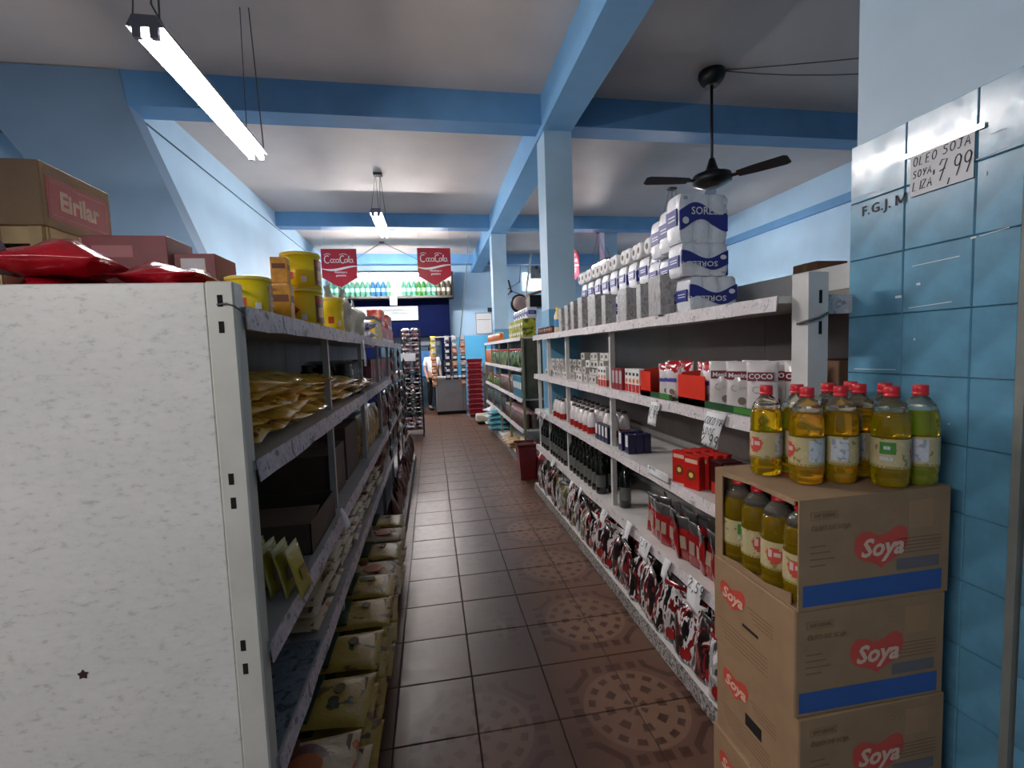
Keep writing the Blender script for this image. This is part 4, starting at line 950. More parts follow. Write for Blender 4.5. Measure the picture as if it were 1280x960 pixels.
def choc_print(t, a, b, c):
    mb = MB(); mb.lathe([(b*.30, 0), (b*.30, .0008)], 14, M=Matrix.Translation((-a/2, 0, c*.42)) @ Matrix.Rotation(-PI/2, 4, 'Y')); mb.obj('dark_disc', BROWN, t)
    mb = MB(); mb.lathe([(b*.14, 0), (b*.14, .0014)], 12, M=Matrix.Translation((-a/2, 0, c*.42)) @ Matrix.Rotation(-PI/2, 4, 'Y')); mb.obj('yellow_spot', mat('yellow spot', (.8, .55, .1), .5), t)
    MB().box(-a/2-.0006, -a/2, -b*.4, b*.4, c*.78, c*.9).obj('pale_print', CREAM, t)
    MB().box(-a*.4, a*.4, -b/2-.0006, -b/2, c*.1, c*.9).obj('side_panel', mat('dull red panel', (.30, .012, .01), .4), t)
rx = Proto(box_item('red_carton', .035, .085, .15, mat('bright red carton', (.55, .018, .012), .3), extra=choc_print))
for k in range(2):
    for q in range(4):
        y = 1.885+.10*k
        rx.place((1.135+.045*q, y-.0*q, z3), math.radians(18), 'bright red carton in the %s file, %s from the aisle' % (['nearer', 'farther'][k], ORD[q]))
dx = Proto(box_item('dark_red_carton', .10, .075, .145, mat('very dark red carton', (.045, .006, .008), .3), extra=lambda t, a, b, c: MB().box(-a/2-.0006, -a/2, -b*.44, b*.44, .004, c*.36).obj('red_panel', mat('red panel', (.50, .03, .02), .35), t)))
for k in range(5): dx.place((1.22, 1.42+.088*k, z3), 0, 'dark red carton deep on the third shelf, %s from the oil boxes' % ORD[k])

# ---- fourth shelf (z .505)
z4 = .5065
def wine():
    t = thing('wine_bottle', 'x', 'bottle')
    MB().lathe([(.034, 0), (.037, .005), (.037, .19), (.030, .215), (.0145, .245), (.0135, .285), (.015, .287), (.015, .30)], 18).obj('glass', WINE, t)
    cyl_patch(.0374, -20, 110, .05, .135, 8).obj('label', WINEL, t)
    MB().lathe([(.0152, .255), (.0152, .302), (.012, .303)], 12).obj('cap', mat('black capsule', (.01, .01, .012), .3), t); return t
wi = Proto(wine())
for r_ in range(3):
    for k in range(19):
        y = 3.12+.093*k+.015*r_
        if r_ == 0 and min(abs(y-q) for q in (2.86, 3.86, 4.49, 4.92)) < .053: continue
        wi.place((1.155+.095*r_, y, z4), math.radians(-60), 'dark wine bottle, front row, %s from the post' % ORD[k] if r_ == 0 else 'dark wine bottle, %s row, %s from the post' % (['front', 'middle', 'back'][r_], ORD[k]), None if r_ == 0 else 'rear rows of dark wine bottles')
wi.place((1.20, 2.80, z4), math.radians(-60), 'lone dark bottle standing beside the shelf post')
def sachet(seed):
    t = thing('sauce_pouch', 'x', 'pouch')
    MB().pillow(.085, .17, .035, 8, 10, seed, .15, .04, foot=.7).obj('film', SAUCE, t)
    MB().pillow(.088, .08, .016, 6, 5, seed+2, .2, .12).obj('silver_top', SILV, t, (0, 0, .135), (.15, 0, 0))
    mb = MB().box(-.018, .018, -.0195, -.0175, .06, .12); mb.obj('pale_print', mat('pale sauce print', (.35, .26, .2), .4), t); return t
sc_ = [Proto(sachet(31)), Proto(sachet(47))]
k = 0
for y in [1.70+.062*i for i in range(12)]:
    for x in (1.17, 1.26):
        if x > 1.2 and k % 5 == 4: k += 1; continue
        sc_[k % 2].place((x+rnd.uniform(-.01, .01), y, z4), (rnd.uniform(-.12, .12), rnd.uniform(-.1, .1), math.radians(-90+rnd.uniform(-30, 30))), 'red sauce pouch with silver top, %s row, %s along the fourth shelf' % ('front' if x < 1.2 else 'back', ORD[k//2]), None if x < 1.2 else 'back row of sauce pouches'); k += 1
t = thing('sauce_pouch', 'red sauce pouch lying flat near the aisle edge', 'pouch', (1.20, 2.42, z4+.01), (PI/2-.1, 0, .5)); MB().pillow(.085, .15, .03, 8, 8, 77, .15, .05).obj('film', SAUCE, t)

# ---- deck: crowds of pouches
z5 = .0765
def pouch(seed, m, h=.27, w2=.15):
    t = thing('foil_pouch', 'x', 'pouch')
    MB().pillow(w2, h, .085, 9, 12, seed, .16, .05, foot=.8).obj('film', m, t)
    MB().pillow(w2*.97, .045, .010, 8, 2, seed+5, .3, .2).obj('top_seal', [SAUCE, SILV, COCOW, SILV][seed % 4], t, (0, 0, h-.03))
    if seed % 2 == 0: 
        mb = MB(); mb.lathe([(.030, -.001), (.026, .003)], 16, M=Matrix.Translation((0, -.039, .055)) @ Matrix.Rotation(PI/2, 4, 'X')); mb.obj('red_disc', SAUCE, t)
    return t
pp = [Proto(pouch(10+i, POUCHES[i % 4])) for i in range(4)]+[Proto(pouch(20, POUCHES[0])), Proto(pouch(23, POUCHES[1]))]
kk = 0
for r_, (x, dz_) in enumerate(((1.118, 0), (1.205, .03), (1.30, .05), (1.40, .05))):
    n = 45 if r_ < 3 else 34
    for k in range(n):
        y = 1.40+k*.080+rnd.uniform(-.01, .01)
        if y > 4.88: continue
        far = y > 3.3
        pr = pp[[0, 1, 4, 5, 0, 1][kk % 6]] if not far else pp[[2, 3, 1, 2, 3, 0][kk % 6]]
        if y < 1.75: pr = pp[[2, 0, 4][kk % 3]]
        kk += 1
        zone = 'by the oil boxes' if y < 2.0 else ('below the sauce pouches' if y < 2.6 else ('below the wine bottles' if y < 3.9 else 'by the red bin'))
        lb = 'foil pouch, %s deck row %s, %s from near end' % (['front', 'second', 'third', 'rear'][r_], zone, ORD[k])
        pr.place((x+rnd.uniform(-.012, .012), y, z5), (rnd.uniform(-.20, .05), rnd.uniform(-.12, .12), math.radians(-90+rnd.uniform(-28, 28))), lb, 'foil pouches on the bottom deck', scale=(1, 1, 1+dz_*3+rnd.uniform(-.08, .08)))

# ================================================================ LEFT ROW
# top: crates, branded carton, red bags
def crate():
    t = thing('wooden_crate', 'x', 'crate'); W2, D2, H2 = .40, .30, .195
    for z in (.0, .075, .15):
        hh = .045
        for s in (-1, 1):
            MB().box(-W2/2, W2/2, s*D2/2-.006, s*D2/2+.006, z, z+hh).obj('slat', WOOD, t)
            MB().box(s*W2/2-.006, s*W2/2+.006, -D2/2, D2/2, z, z+hh).obj('slat', WOOD, t)
    for s in (-1, 1):
        for q in (-1, -.35, .35, 1): MB().box(q*(W2/2-.02)-.018, q*(W2/2-.02)+.018, s*D2/2-.012 if s < 0 else s*D2/2+.006, s*D2/2-.006 if s < 0 else s*D2/2+.012, 0, H2).obj('batten', WOOD, t)
        for q in (-1, 0, 1): MB().box(s*W2/2+.006*s-.003, s*W2/2+.006*s+.003, q*(D2/2-.025)-.018, q*(D2/2-.025)+.018, 0, H2).obj('batten', WOOD, t)
    MB().box(-W2/2+.01, W2/2-.01, -D2/2+.01, D2/2-.01, .004, .16).obj('dark_filler', SLOT, t)  # near-black block filling the crate behind its slats
    return t
cr = Proto(crate())
cr.place((-1.405, 1.915, 1.527), 0, 'lower slatted wooden crate on the white-panelled row, mostly hidden', scale=(1, 1, 1.2))
cr.place((-1.405, 1.915, 1.763), 0, 'slatted wooden crate directly under the branded brown carton', scale=(1, 1, 1.2))
cr.place((-1.14, 1.38, 1.526), 0, 'slatted wooden crate nearest the viewer under the clear plastic bag', scale=(1, 1, 1.18))
t = thing('branded_carton', 'brown cardboard carton with red printed label on top of the crates', 'box', (-1.41, 1.915, 1.999), 0)
MB().cbox(-.215, .215, -.165, .165, 0, .205, .003).obj('carton', CARD, t)
MB().box(.2152, .2158, -.145, .150, .030, .165).obj('red_label', mat('red label print', (.36, .035, .03), .5), t)
o = text('Eirilar', .085, CREAM, t, (.2164, .0, .095), '+x', bold=.0035, sx=.92)
MB().box(-.19, -.15, -.1658, -.165, .13, .16).obj('white_sticker', PAPER, t)
mm = MB(); y_ = .2162
for (a_, b2, c_, d_) in ((-.13, .135, .150, .1515), (-.13, .135, .043, .0445), (-.13, -.1285, .043, .1515), (.1335, .135, .043, .1515)): mm.box(y_, y_+.0004, a_, b2, c_, d_)
mm.obj('label_border', CREAM, t)
t = thing('plastic_bag', 'crumpled clear plastic bag over the nearest crate, at the picture edge', 'bag', (-1.06, 1.27, 1.762), (PI/2-.9, 0, .2))
MB().pillow(.26, .20, .12, 12, 12, 5, .35, .04).obj('film', mat('grey translucent film', (.45, .47, .48), .12, trans=.35, bump=.8, scale=18, coat=.6), t)
def flatbag(nm, lab, w2, d2, t2, m, seed, seal=None, wr=.18):
    """bag lying flat: seams along local x ends"""
    t = thing(nm, lab, 'bag'); M_ = Matrix.Translation((0, 0, t2/2)) @ Matrix.Rotation(PI/2, 4, 'Z') @ Matrix.Rotation(-PI/2, 4, 'X') @ Matrix.Translation((0, 0, -w2/2))
    MB().pillow(d2, w2, t2, 10, 14, seed, wr, .05, M=M_).obj('film', m, t)
    if seal:
        for s in (-1, 1): MB().pillow(d2*.95, .03, .006, 8, 2, seed+3, .4, .2, M=Matrix.Translation((s*w2/2-.015, 0, t2/2)) @ Matrix.Rotation(PI/2, 4, 'Z') @ Matrix.Rotation(-PI/2, 4, 'X')).obj('crimped_seal', seal, t)
    return t
rb = Proto(flatbag('red_bag', 'x', .38, .25, .085, REDF, 11, wr=.38)); rb2 = Proto(flatbag('red_bag', 'x', .36, .25, .08, REDF, 23, wr=.38))
rb.place((-.875, 1.33, 1.673), -.05, 'glossy red bag lying lowest behind the top edge of the end panel', scale=(.58, .9, 1)); rb2.place((-.885, 1.34, 1.755), .10, 'glossy red bag on top, beside the crate, nearest the viewer', scale=(.68, .9, 1.05))
rb2.place((-.655, 1.36, 1.673), -.03, 'glossy red bag lying nearest the yellow cans', scale=(.56, .9, .9)); rb.place((-.66, 1.38, 1.735), .05, 'upper glossy red bag toward the yellow cans', scale=(.52, .9, .72))
dr = box_item('long_red_carton', .23, .16, .265, mat('maroon wrapped box', (.20, .010, .018), .5, var=.25)); dr.location = (-.99, 1.85, 1.672); dr.location = (-.90, 1.70, 1.672); tag(dr, 'maroon wrapped box standing behind the red bags', 'carton')
MB().box(-.09, .02, -.0808, -.08, .20, .235).obj('pale_print', mat('dull pink print', (.4, .12, .13), .5), dr)
dr = box_item('small_red_carton', .12, .16, .215, mat('maroon wrapped box', (.2, .01, .02), .5)); dr.location = (-.72, 1.72, 1.672); tag(dr, 'smaller maroon box with pale print beside the yellow bags', 'carton')
MB().box(-.04, .03, -.0808, -.08, .16, .20).obj('pale_print', PAPER, dr)
YF = mat('glossy yellow film', (.80, .55, .01), .2, var=.15, coat=.5, bump=.4)
yb = Proto(flatbag('yellow_bag', 'x', .20, .16, .07, YF, 8))
yb.place((-.62, 1.72, 1.75), .1, 'yellow bag lying on a maroon bag next to the first yellow can'); yb.place((-.63, 1.95, 1.80), -.05, 'upper yellow bag behind the first yellow can', scale=(.9, 1, .7))
rb.place((-.62, 1.74, 1.672), 0, 'maroon bag under the yellow bag', scale=(.6, .8, .8)); rb2.place((-.62, 1.97, 1.672), .2, 'maroon bag with shiny folds behind the yellow bags', scale=(.65, .7, 1.5))
def choc_can():
    t = thing('yellow_can', 'x', 'can'); r = .062; h = .115
    MB().lathe([(r, 0), (r, h)], 28).obj('body', YEL, t)
    MB().lathe([(r+.0015, h-.002), (r+.0015, h+.010), (r-.004, h+.012)], 28).lathe([(r+.001, -.0), (r+.001, .004)], 28).obj('lid', mat('yellow plastic lid', (.85, .68, .10), .3), t)
    cyl_patch(r+.0006, 48, 104, .012, h-.012, 10).obj('brown_picture', BROWN, t)
    cyl_patch(r+.001, 58, 92, .03, h*.55, 8).obj('biscuit_picture', mat('golden print', (.62, .36, .08), .4), t)
    cyl_patch(r+.0012, 52, 98, h*.68, h*.84, 8).obj('red_print', mat('red print', (.5, .04, .02), .4), t)
    cyl_patch(r+.0006, -40, -14, .03, .055, 6).obj('red_badge', mat('red badge', (.6, .05, .02), .4), t)
    cyl_patch(r+.0006, 6, 22, .02, .04, 4).obj('white_panel', WHITE, t)
    return t
cc = Proto(choc_can())
zt = 1.6715
cc.place((-.505, 1.46, zt), math.radians(25), 'squat yellow can nearest the end panel', scale=(.95, .95, .86))
cc.place((-.50, 2.02, zt), math.radians(2), 'lower yellow can of the stack of two', scale=(1.2, 1.2, 1.17)); cc.place((-.50, 2.02, zt+.148), math.radians(6), 'upper yellow can of the stack of two', scale=(1.2, 1.2, 1.12))
cc.place((-.60, 1.83, zt), .5, 'yellow can half hidden between the single can and the stack'); cc.place((-.62, 2.12, zt), .9, 'yellow can behind the stack of two', scale=(1, 1, 1.3))
cc.place((-.49, 2.52, zt), .6, 'darker yellow can beside the white carrier bags', scale=(.95, .95, 1.35))
ob_ = Proto(box_item('cookie_box', .06, .07, .12, mat('orange cookie print', (.70, .33, .03), .35, var=.3, scale=25), extra=lambda t, a, b, c: MB().box(a/2, a/2+.0006, -b*.4, b*.4, c*.55, c*.75).box(-a*.4, a*.4, -b/2-.0006, -b/2, c*.55, c*.75).obj('brown_print', BROWN, t)))
ob_.place((-.49, 1.72, zt), .1, 'small orange carton on the top shelf, in front of the can stack'); ob_.place((-.52, 1.82, zt), 0, 'small orange carton, lower one of the pile before the can stack', scale=(1, 1, 1.2)); ob_.place((-.52, 1.82, zt+.145), .1, 'small orange carton, upper one of the pile before the can stack', scale=(.9, .9, .75))
# white carrier bags, knotted ears
def carrier(seed):
    t = thing('carrier_bag', 'x', 'bag')
    MB().pillow(.22, .20, .16, 12, 10, seed, .30, .02, foot=.8).obj('film', mat('cream carrier film', (.52, .50, .42), .35, var=.15, bump=.7, scale=14), t)
    for s in (-1, 1): MB().pillow(.06, .09, .02, 5, 5, seed+s, .3, .1).obj('handle_ear', mat('cream carrier film', (0, 0, 0)), t, (s*.05, 0, .16), (0, s*.35, 0))
    return t
cb = Proto(carrier(3)); cb.place((-.52, 2.80, zt), 1.2, 'white knotted carrier bag beside the darker yellow can', scale=(1.0, .9, 1.1)); cb.place((-.53, 3.35, zt), 1.5, 'white knotted carrier bag farther from the yellow cans', scale=(1.1, 1, 1.05))
# further goods on the top
bw = Proto(flatbag('blue_white_pack', 'x', .2, .18, .08, patch('blue white film', [(0, (.05, .06, .25)), (.45, (.5, .5, .6)), (.55, (.7, .7, .78))], 16, .3, 3, 1, coat=.4, bump=.4), 4))
for k in range(4): bw.place((-.54, 3.85+.2*(k//2), zt+.08*(k % 2)), k, 'blue and white pack, %s in the pile past the carrier bags' % ORD[k])
yp = Proto(box_item('yellow_pack', .16, .13, .22, mat('yellow black pack', (.50, .36, .02), .35, var=.5, scale=9), extra=lambda t, a, b, c: MB().box(-a/2-.001, a/2+.001, -b/2-.001, b/2+.001, c-.03, c+.0006).obj('dark_top', INK, t)))
for k in range(4): yp.place((-.56, 4.38+.15*k, zt), 0, 'yellow pack with dark top on the top shelf, %s from the carrier bags' % ORD[k])
rp2 = Proto(box_item('red_pack', .15, .12, .17, patch('red pack print', [(0, (.35, .03, .02)), (.5, (.6, .12, .08)), (.6, (.7, .35, .25))], 14, .35, 3), extra=lambda t, a, b, c: MB().box(a/2, a/2+.0008, -b*.4, b*.4, c*.1, c*.3).obj('pale_print', WHITE, t)))
for k in range(12): rp2.place((-.56, 5.05+.14*(k % 10) + (.05 if k > 9 else 0), zt+.172*(1 if k > 9 else 0)), 0, 'red pack on the top shelf, %s from the yellow packs' % ORD[k])
for k in range(6): rp2.place((-.56, 5.5+.14*k, zt+.172), 0, 'red pack in the upper layer near the far end of the top shelf, %s along' % ORD[k-2], 'upper layer of red packs') if k > 1 else None

# shelf 2: gold bags
gb = [Proto(flatbag('gold_bag', 'x', .34, .20, .058, GOLD, 60+i, CRIMP, wr=.32)) for i in range(3)]
zL2 = 1.3115; k = 0; tot = 0
for c_ in range(14):
    y = 1.36+.20*c_
    if y > 3.7: break
    nl = [5, 5, 4, 4, 4, 3, 3, 3, 2, 2, 2, 2, 2][min(c_, 12)]
    for l_ in range(nl):
        ff = rnd.uniform(-.025, .02)
        lab_ = 'gold snack bag in stack %s from the end panel, %s layer up' % (ORD[c_], ORD[l_])
        gb[k % 3].place((-.62+ff+(.02 if l_ == nl-1 else 0), y+rnd.uniform(-.015, .015), zL2+.036*l_), (rnd.uniform(-.10, .10), rnd.uniform(-.03, .05), rnd.uniform(-.22, .22)), lab_); k += 1
for c_ in range(4): gb[c_ % 3].place((-.80, 1.36+.2*c_, zL2+.18-.02*c_), (.0, .15, .3*c_), 'gold snack bag thrown on the back of the pile, %s from the end panel' % ORD[c_]) if c_ in (0, 1) else None
mb = MB()
def darkpatch(x, y, z): mb.box(x-.03, x+.03, y-.035, y+.035, z, z+.002)
# wrapped pack of dark jars
t = thing('wrapped_jar_pack', 'shrink-wrapped pack of dark jars behind the gold bags', 'jars', (-.60, 3.0, 1.3115))
for i in range(3):
    for j in range(4): MB().lathe([(.045, 0), (.045, .15), (.035, .165), (.038, .168), (.038, .19)], 14, M=Matrix.Translation((-.1+.1*i, -.15+.1*j, 0))).obj('jar', mat('dark jar glass', (.03, .03, .035), .15, coat=.5), t)
t['label'] = 'shrink-wrapped pack of dark jars standing behind the gold bags'
MB().pillow(.36, .21, .48, 10, 8, 9, .10, .02, foot=.9, M=Matrix.Rotation(0, 4, 'Z')).obj('shrink_film', mat('shrink film', (.9, .92, .95), .08, trans=.95, ior=1.1, bump=.8, scale=14, alpha=.45), t, (0, 0, .002))
dj = Proto(jar(body=mat('dark coffee jar', (.05, .03, .03), .2, coat=.5), capm=mat('silver grey lid', (.25, .25, .26), .3), r=.045, h=.17, nm='coffee_jar'))
for k in range(7): dj.place((-.56, 3.62+.11*k if k > 3 else 3.42+.1*k, zL2), 0, 'dark coffee jar on the second shelf, %s past the wrapped pack' % ORD[k]) if k not in (0, 1) and 3.42+.1*k < 0 else None
pb = Proto(box_item('pink_carton', .14, .12, .20, patch('pink grey carton', [(0, (.10, .03, .04)), (.45, (.22, .08, .10)), (.6, (.35, .28, .30))], 12, .35, 3), extra=lambda t, a, b, c: MB().box(a/2, a/2+.0008, -b*.35, b*.35, c*.5, c*.8).obj('pale_print', mat('dull pink print', (.4, .12, .13), .5), t)))
for k in range(19): pb.place((-.56, 4.02+.145*k, zL2), rnd.uniform(-.06, .06), 'dull pink carton on the second shelf, %s past the gold bags' % ORD[k])
# shelf 3: dark cartons, yellow packs, pasta, red bags
zL3 = .8615
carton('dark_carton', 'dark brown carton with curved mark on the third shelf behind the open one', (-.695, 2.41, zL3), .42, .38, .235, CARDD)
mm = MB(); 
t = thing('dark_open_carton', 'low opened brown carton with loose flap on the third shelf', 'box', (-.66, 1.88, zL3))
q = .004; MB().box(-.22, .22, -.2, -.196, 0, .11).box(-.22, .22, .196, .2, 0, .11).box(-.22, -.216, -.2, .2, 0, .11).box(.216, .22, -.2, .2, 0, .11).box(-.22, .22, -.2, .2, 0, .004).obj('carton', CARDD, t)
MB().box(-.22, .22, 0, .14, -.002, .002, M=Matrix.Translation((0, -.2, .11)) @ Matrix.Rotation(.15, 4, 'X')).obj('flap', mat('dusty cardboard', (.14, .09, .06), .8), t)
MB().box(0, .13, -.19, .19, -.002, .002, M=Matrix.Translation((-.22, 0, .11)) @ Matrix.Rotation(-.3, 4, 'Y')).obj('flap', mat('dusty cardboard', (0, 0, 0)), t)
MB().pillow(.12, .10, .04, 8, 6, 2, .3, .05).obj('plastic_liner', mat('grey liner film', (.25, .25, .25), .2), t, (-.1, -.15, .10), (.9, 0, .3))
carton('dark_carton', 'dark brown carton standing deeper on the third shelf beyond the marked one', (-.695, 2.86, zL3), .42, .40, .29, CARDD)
ysp = Proto(thing('yellow_sachet', 'x', 'pouch')); MB().pillow(.13, .19, .018, 8, 10, 4, .12, .06).obj('film', mat('bright yellow film', (.40, .32, .015), .25, var=.1, coat=.5, bump=.3), ysp.root)
MB().pillow(.125, .05, .006, 6, 2, 6, .3, .2).obj('top_seal', mat('pale yellow seal', (.6, .55, .25), .2), ysp.root, (0, 0, .16)); MB().box(-.03, .03, -.0115, -.0105, .06, .11).obj('dull_print', mat('dull olive print', (.25, .18, .02), .4), ysp.root)
for k in range(6): ysp.place((-.60+.042*k, 1.47-.012*k, zL3+.001), (-.12-.03*k, 0, math.radians(72+3*k)), 'yellow sachet leaning on the third shelf, %s from the end upright' % ORD[k], scale=(.8, 1, .72))
PAST = patch('pasta in clear film', [(0, (.10, .05, .01)), (.42, (.33, .19, .04)), (.55, (.50, .33, .10))], 55, .3, 3, 2, coat=.5, bump=.6)
pa = Proto(thing('pasta_bag', 'x', 'bag')); MB().pillow(.16, .28, .08, 9, 12, 14, .15, .05, foot=.7).obj('film', PAST, pa.root); MB().pillow(.15, .04, .008, 6, 2, 6, .3, .2).obj('top_seal', CRIMP, pa.root, (0, 0, .25))
for k in range(5): pa.place((-.50, 3.25+.19*k, zL3), math.radians(80+10*(k % 2)), 'clear bag of yellow pasta standing on the third shelf, %s from the dark cartons' % ORD[k])
rdb = [Proto(thing('red_grain_bag', 'x', 'bag')), Proto(thing('red_grain_bag', 'x', 'bag'))]
for i, p_ in enumerate(rdb):
    MB().pillow(.15, .30, .08, 9, 12, 40+i, .2, .05, foot=.6).obj('film', DREDF, p_.root); MB().pillow(.14, .04, .008, 6, 2, 6+i, .3, .2).obj('top_seal', mat('rosy seal film', (.22, .07, .07), .2, coat=.5), p_.root, (0, 0, .27))
for s_i, (zz, n0, ya) in enumerate(((zL3, 16, 4.28), (.5615, 18, 3.95), (.0815, 18, 3.75))):
    for k in range(n0):
        y = ya+.165*k
        if y > 6.75: break
        rdb[k % 2].place((-.50+rnd.uniform(-.02, .03) if s_i < 2 else -.345, y, zz), (rnd.uniform(-.05, .05), 0, math.radians(90+rnd.uniform(-20, 20))), 'dark red grain bag on the %s, %s along from the near side' % (['third shelf', 'fourth shelf', 'bottom deck'][s_i], ORD[k]), scale=(1, 1, .95 if s_i < 2 else 1.15))
# hanging strips of red packets in front of the shelves
def strip_pack(lab, x, y, z, n, m, w2=.09, h2=.12):
    t = thing('packet_strip', lab, 'packet strip', (x, y, z), PI/2)
    MB().box(-.008, .008, -.001, .001, -n*h2, .06).obj('hanging_band', PAPER, t)
    for k in range(n): MB().pillow(w2, h2*.95, .03, 6, 6, 5+k, .2, .08).obj('packet', m, t, (0, -.012, -h2*(k+1)))
    return t
for k, (y, z, n) in enumerate(((4.05, 1.25, 5), (4.6, 1.62, 4), (4.95, 1.25, 6), (5.5, 1.62, 5), (5.9, 1.25, 6), (6.5, 1.5, 7))):
    strip_pack('strip of dark red packets clipped to the shelf lips, %s from the near side' % ORD[k], -.385, y, z, n, DREDF)
# shelf 4: flour bags
fbg = [Proto(flatbag('flour_bag', 'x', .40, .24, .055, FLOUR, 70+i, KRAFT)) for i in range(2)]
for p_ in fbg:
    m = MB(); m.lathe([(.050, 0), (.048, .002)], 14, M=Matrix.Translation((.07, -.02, .054))); m.obj('orange_disc', mat('orange red disc', (.42, .10, .03), .5), p_.root)
    m = MB(); m.lathe([(.040, 0), (.038, .003)], 14, M=Matrix.Translation((.02, .06, .053)), sx=.6); m.obj('brown_oval', BROWN, p_.root)
    MB().box(.165, .178, -.09, .10, .012, .034).obj('edge_print', mat('dark edge print', (.14, .08, .05), .6), p_.root)
zL4 = .5625; k = 0
for c_ in range(8):
    y = 1.79+.26*c_
    for l_ in range(4 if c_ < 5 else 3):
        fbg[k % 2].place((-.635+rnd.uniform(-.015, .015), y, zL4+.046*l_), rnd.uniform(-.05, .05), 'beige flour bag on the fourth shelf, stack %s from the newspaper, layer %s up' % (ORD[c_], ORD[l_])); k += 1
# deck: meal bags
def meal_print(p_):
    t = p_.root
    MB().box(-.03, .035, -.11, .11, .046, .0555).obj('dark_band', mat('dark green band', (.02, .045, .02), .45), t)
    m = MB(); m.lathe([(.026, 0), (.024, .002)], 12, M=Matrix.Translation((.10, .03, .0545)), sx=.7); m.obj('brown_oval', mat('olive brown print', (.10, .065, .02), .5), t)
    MB().box(.165, .178, -.09, .10, .012, .034).obj('edge_print', mat('dark edge print', (.14, .08, .05), .6), t)
mb_ = [Proto(flatbag('meal_bag', 'x', .40, .26, .055, CORNM, 80+i, mat('yellow seal film', (.40, .28, .06), .3, coat=.4, bump=.4))) for i in range(2)]
for p_ in mb_: meal_print(p_)
for c_ in range(9):
    y = 1.36+.27*c_; isf = c_ in (0, 5, 7)
    for l_ in range(6 if c_ < 5 else 5):
        pr = (fbg if isf else mb_)[k % 2]; k += 1
        pr.place((-.475+rnd.uniform(-.02, .02), y, .0825+.048*l_), rnd.uniform(-.06, .06), '%s bag on the bottom deck, pile %s from the viewer, layer %s up' % ('beige flour' if isf else 'yellow meal', ORD[c_], ORD[l_]), scale=(1.1, 1, 1))

# ================================================================ FAR SHELVING ROW beyond the bin
FX = 1.17
F_LV = [1.715, 1.30, .89, .47, .10]
gf = thing('shelving_row', 'farther shelving row beyond the dark red bin, with greenish jars', 'shelving', (0, 0, 0))
gondola_side(gf, FX, FX+.42, 6.05, 10.2, F_LV, [7.1, 8.1, 9.15], NEWS, FX-.05, 1)
MB().box(FX+.42, FX+.44, 6.05, 10.2, .1, 1.72).obj('back_panel', BACKM, gf)
OLV = mat('olive shelf metal', (.20, .20, .12), .45)
for y in (6.0, 7.1, 8.1, 9.15, 10.2): MB().box(FX+.0, FX+.03, y-.015, y+.015, .0, 1.70).obj('post', OLV, gf)
MB().box(FX+.38, FX+.41, 6.0, 6.03, 0, 1.70).obj('post', OLV, gf)
MB().box(FX+.03, FX+.40, 6.03, 6.045, .9, 1.69).obj('end_panel', mat('olive end panel', (.07, .07, .04), .5, var=.3), gf)
olj = Proto(jar(body=patch('olive jar', [(0, (.02, .04, .01)), (.45, (.10, .16, .03)), (.6, (.25, .25, .06))], 18, .15, 2, coat=.6), capm=mat('red jar lid', (.4, .03, .02), .35), r=.04, h=.13, nm='olive_jar'))
tmj = Proto(jar(body=mat('orange jar', (.55, .14, .03), .2, var=.3, coat=.5), capm=mat('white lid', (.6, .6, .58), .35), r=.045, h=.14, nm='sauce_jar'))
crt = Proto(jar(body=mat('brown jar contents', (.14, .08, .06), .25, var=.4, coat=.5), capm=mat('pinkish lid', (.55, .35, .35), .35), r=.045, h=.16, nm='preserve_jar'))
dkb = Proto(jar(body=mat('dark bottle glass', (.03, .035, .03), .15, coat=.6), capm=mat('dark screw lid', (.03, .03, .03), .3), r=.042, h=.24, nm='dark_bottle', cat='bottle', lid=.03))
cyn = Proto(box_item('cyan_pack', .10, .12, .20, mat('teal print', (.04, .22, .30), .35, var=.4), extra=lambda t, a, b, c: MB().box(-a/2-.0006, -a/2, -b*.3, b*.3, c*.4, c*.7).obj('pale_print', WHITE, t)))
grp = 'jars on the farther shelving row'
for lv, z in enumerate(F_LV[1:4]):
    for k in range(32):
        y = 6.16+.125*k
        if y > 10.1: break
        for x in (FX+.06, FX+.17):
            if lv == 0: pr = olj if y < 9.2 else tmj
            elif lv == 1: pr = cyn if y < 6.7 else (crt if y < 8.2 else olj)
            else: pr = crt if y < 7.6 else dkb
            nm_ = {id(olj): 'green olive jar', id(tmj): 'orange sauce jar', id(crt): 'brown preserve jar', id(cyn): 'teal pack', id(dkb): 'dark bottle'}[id(pr)]
            lvl = ['upper', 'middle', 'lower'][lv]
            pr.place((x, y, z+.0015), 0, '%s, %s shelf of farther row, %s file, %s from bin' % (nm_, lvl, 'front' if x < FX+.1 else 'rear', ORD[k]), '%ss on the %s shelf of the farther row' % (nm_, lvl), scale=(1.3, 1.3, 2.0) if lv == 0 else (1.2, 1.2, [0, 1.5, 1.35][lv]))
for k in range(12): tmj.place((FX+.08, 8.0+.14*k+.3, 1.7165), 0, 'orange jar on top of the farther shelving row, %s from the yellow-green packs' % ORD[k], 'orange jars on top of the farther row', scale=1.1)
ylp = Proto(box_item('yellow_green_pack', .18, .15, .12, patch('yellow green pack', [(0, (.08, .12, .01)), (.45, (.42, .40, .02)), (.6, (.60, .58, .08))], 14, .35, 3), extra=lambda t, a, b, c: MB().box(-a/2-.0008, -a/2, -b*.35, b*.35, c*.3, c*.6).obj('pale_print', WHITE, t)))
for l_ in range(2):
    for k in range(7): ylp.place((FX+.13, 6.15+.16*k, 1.7165+.121*l_), 0, 'yellow-green pack on the farther row, %s layer, %s from its near end' % (['lower', 'upper'][l_], ORD[k]))
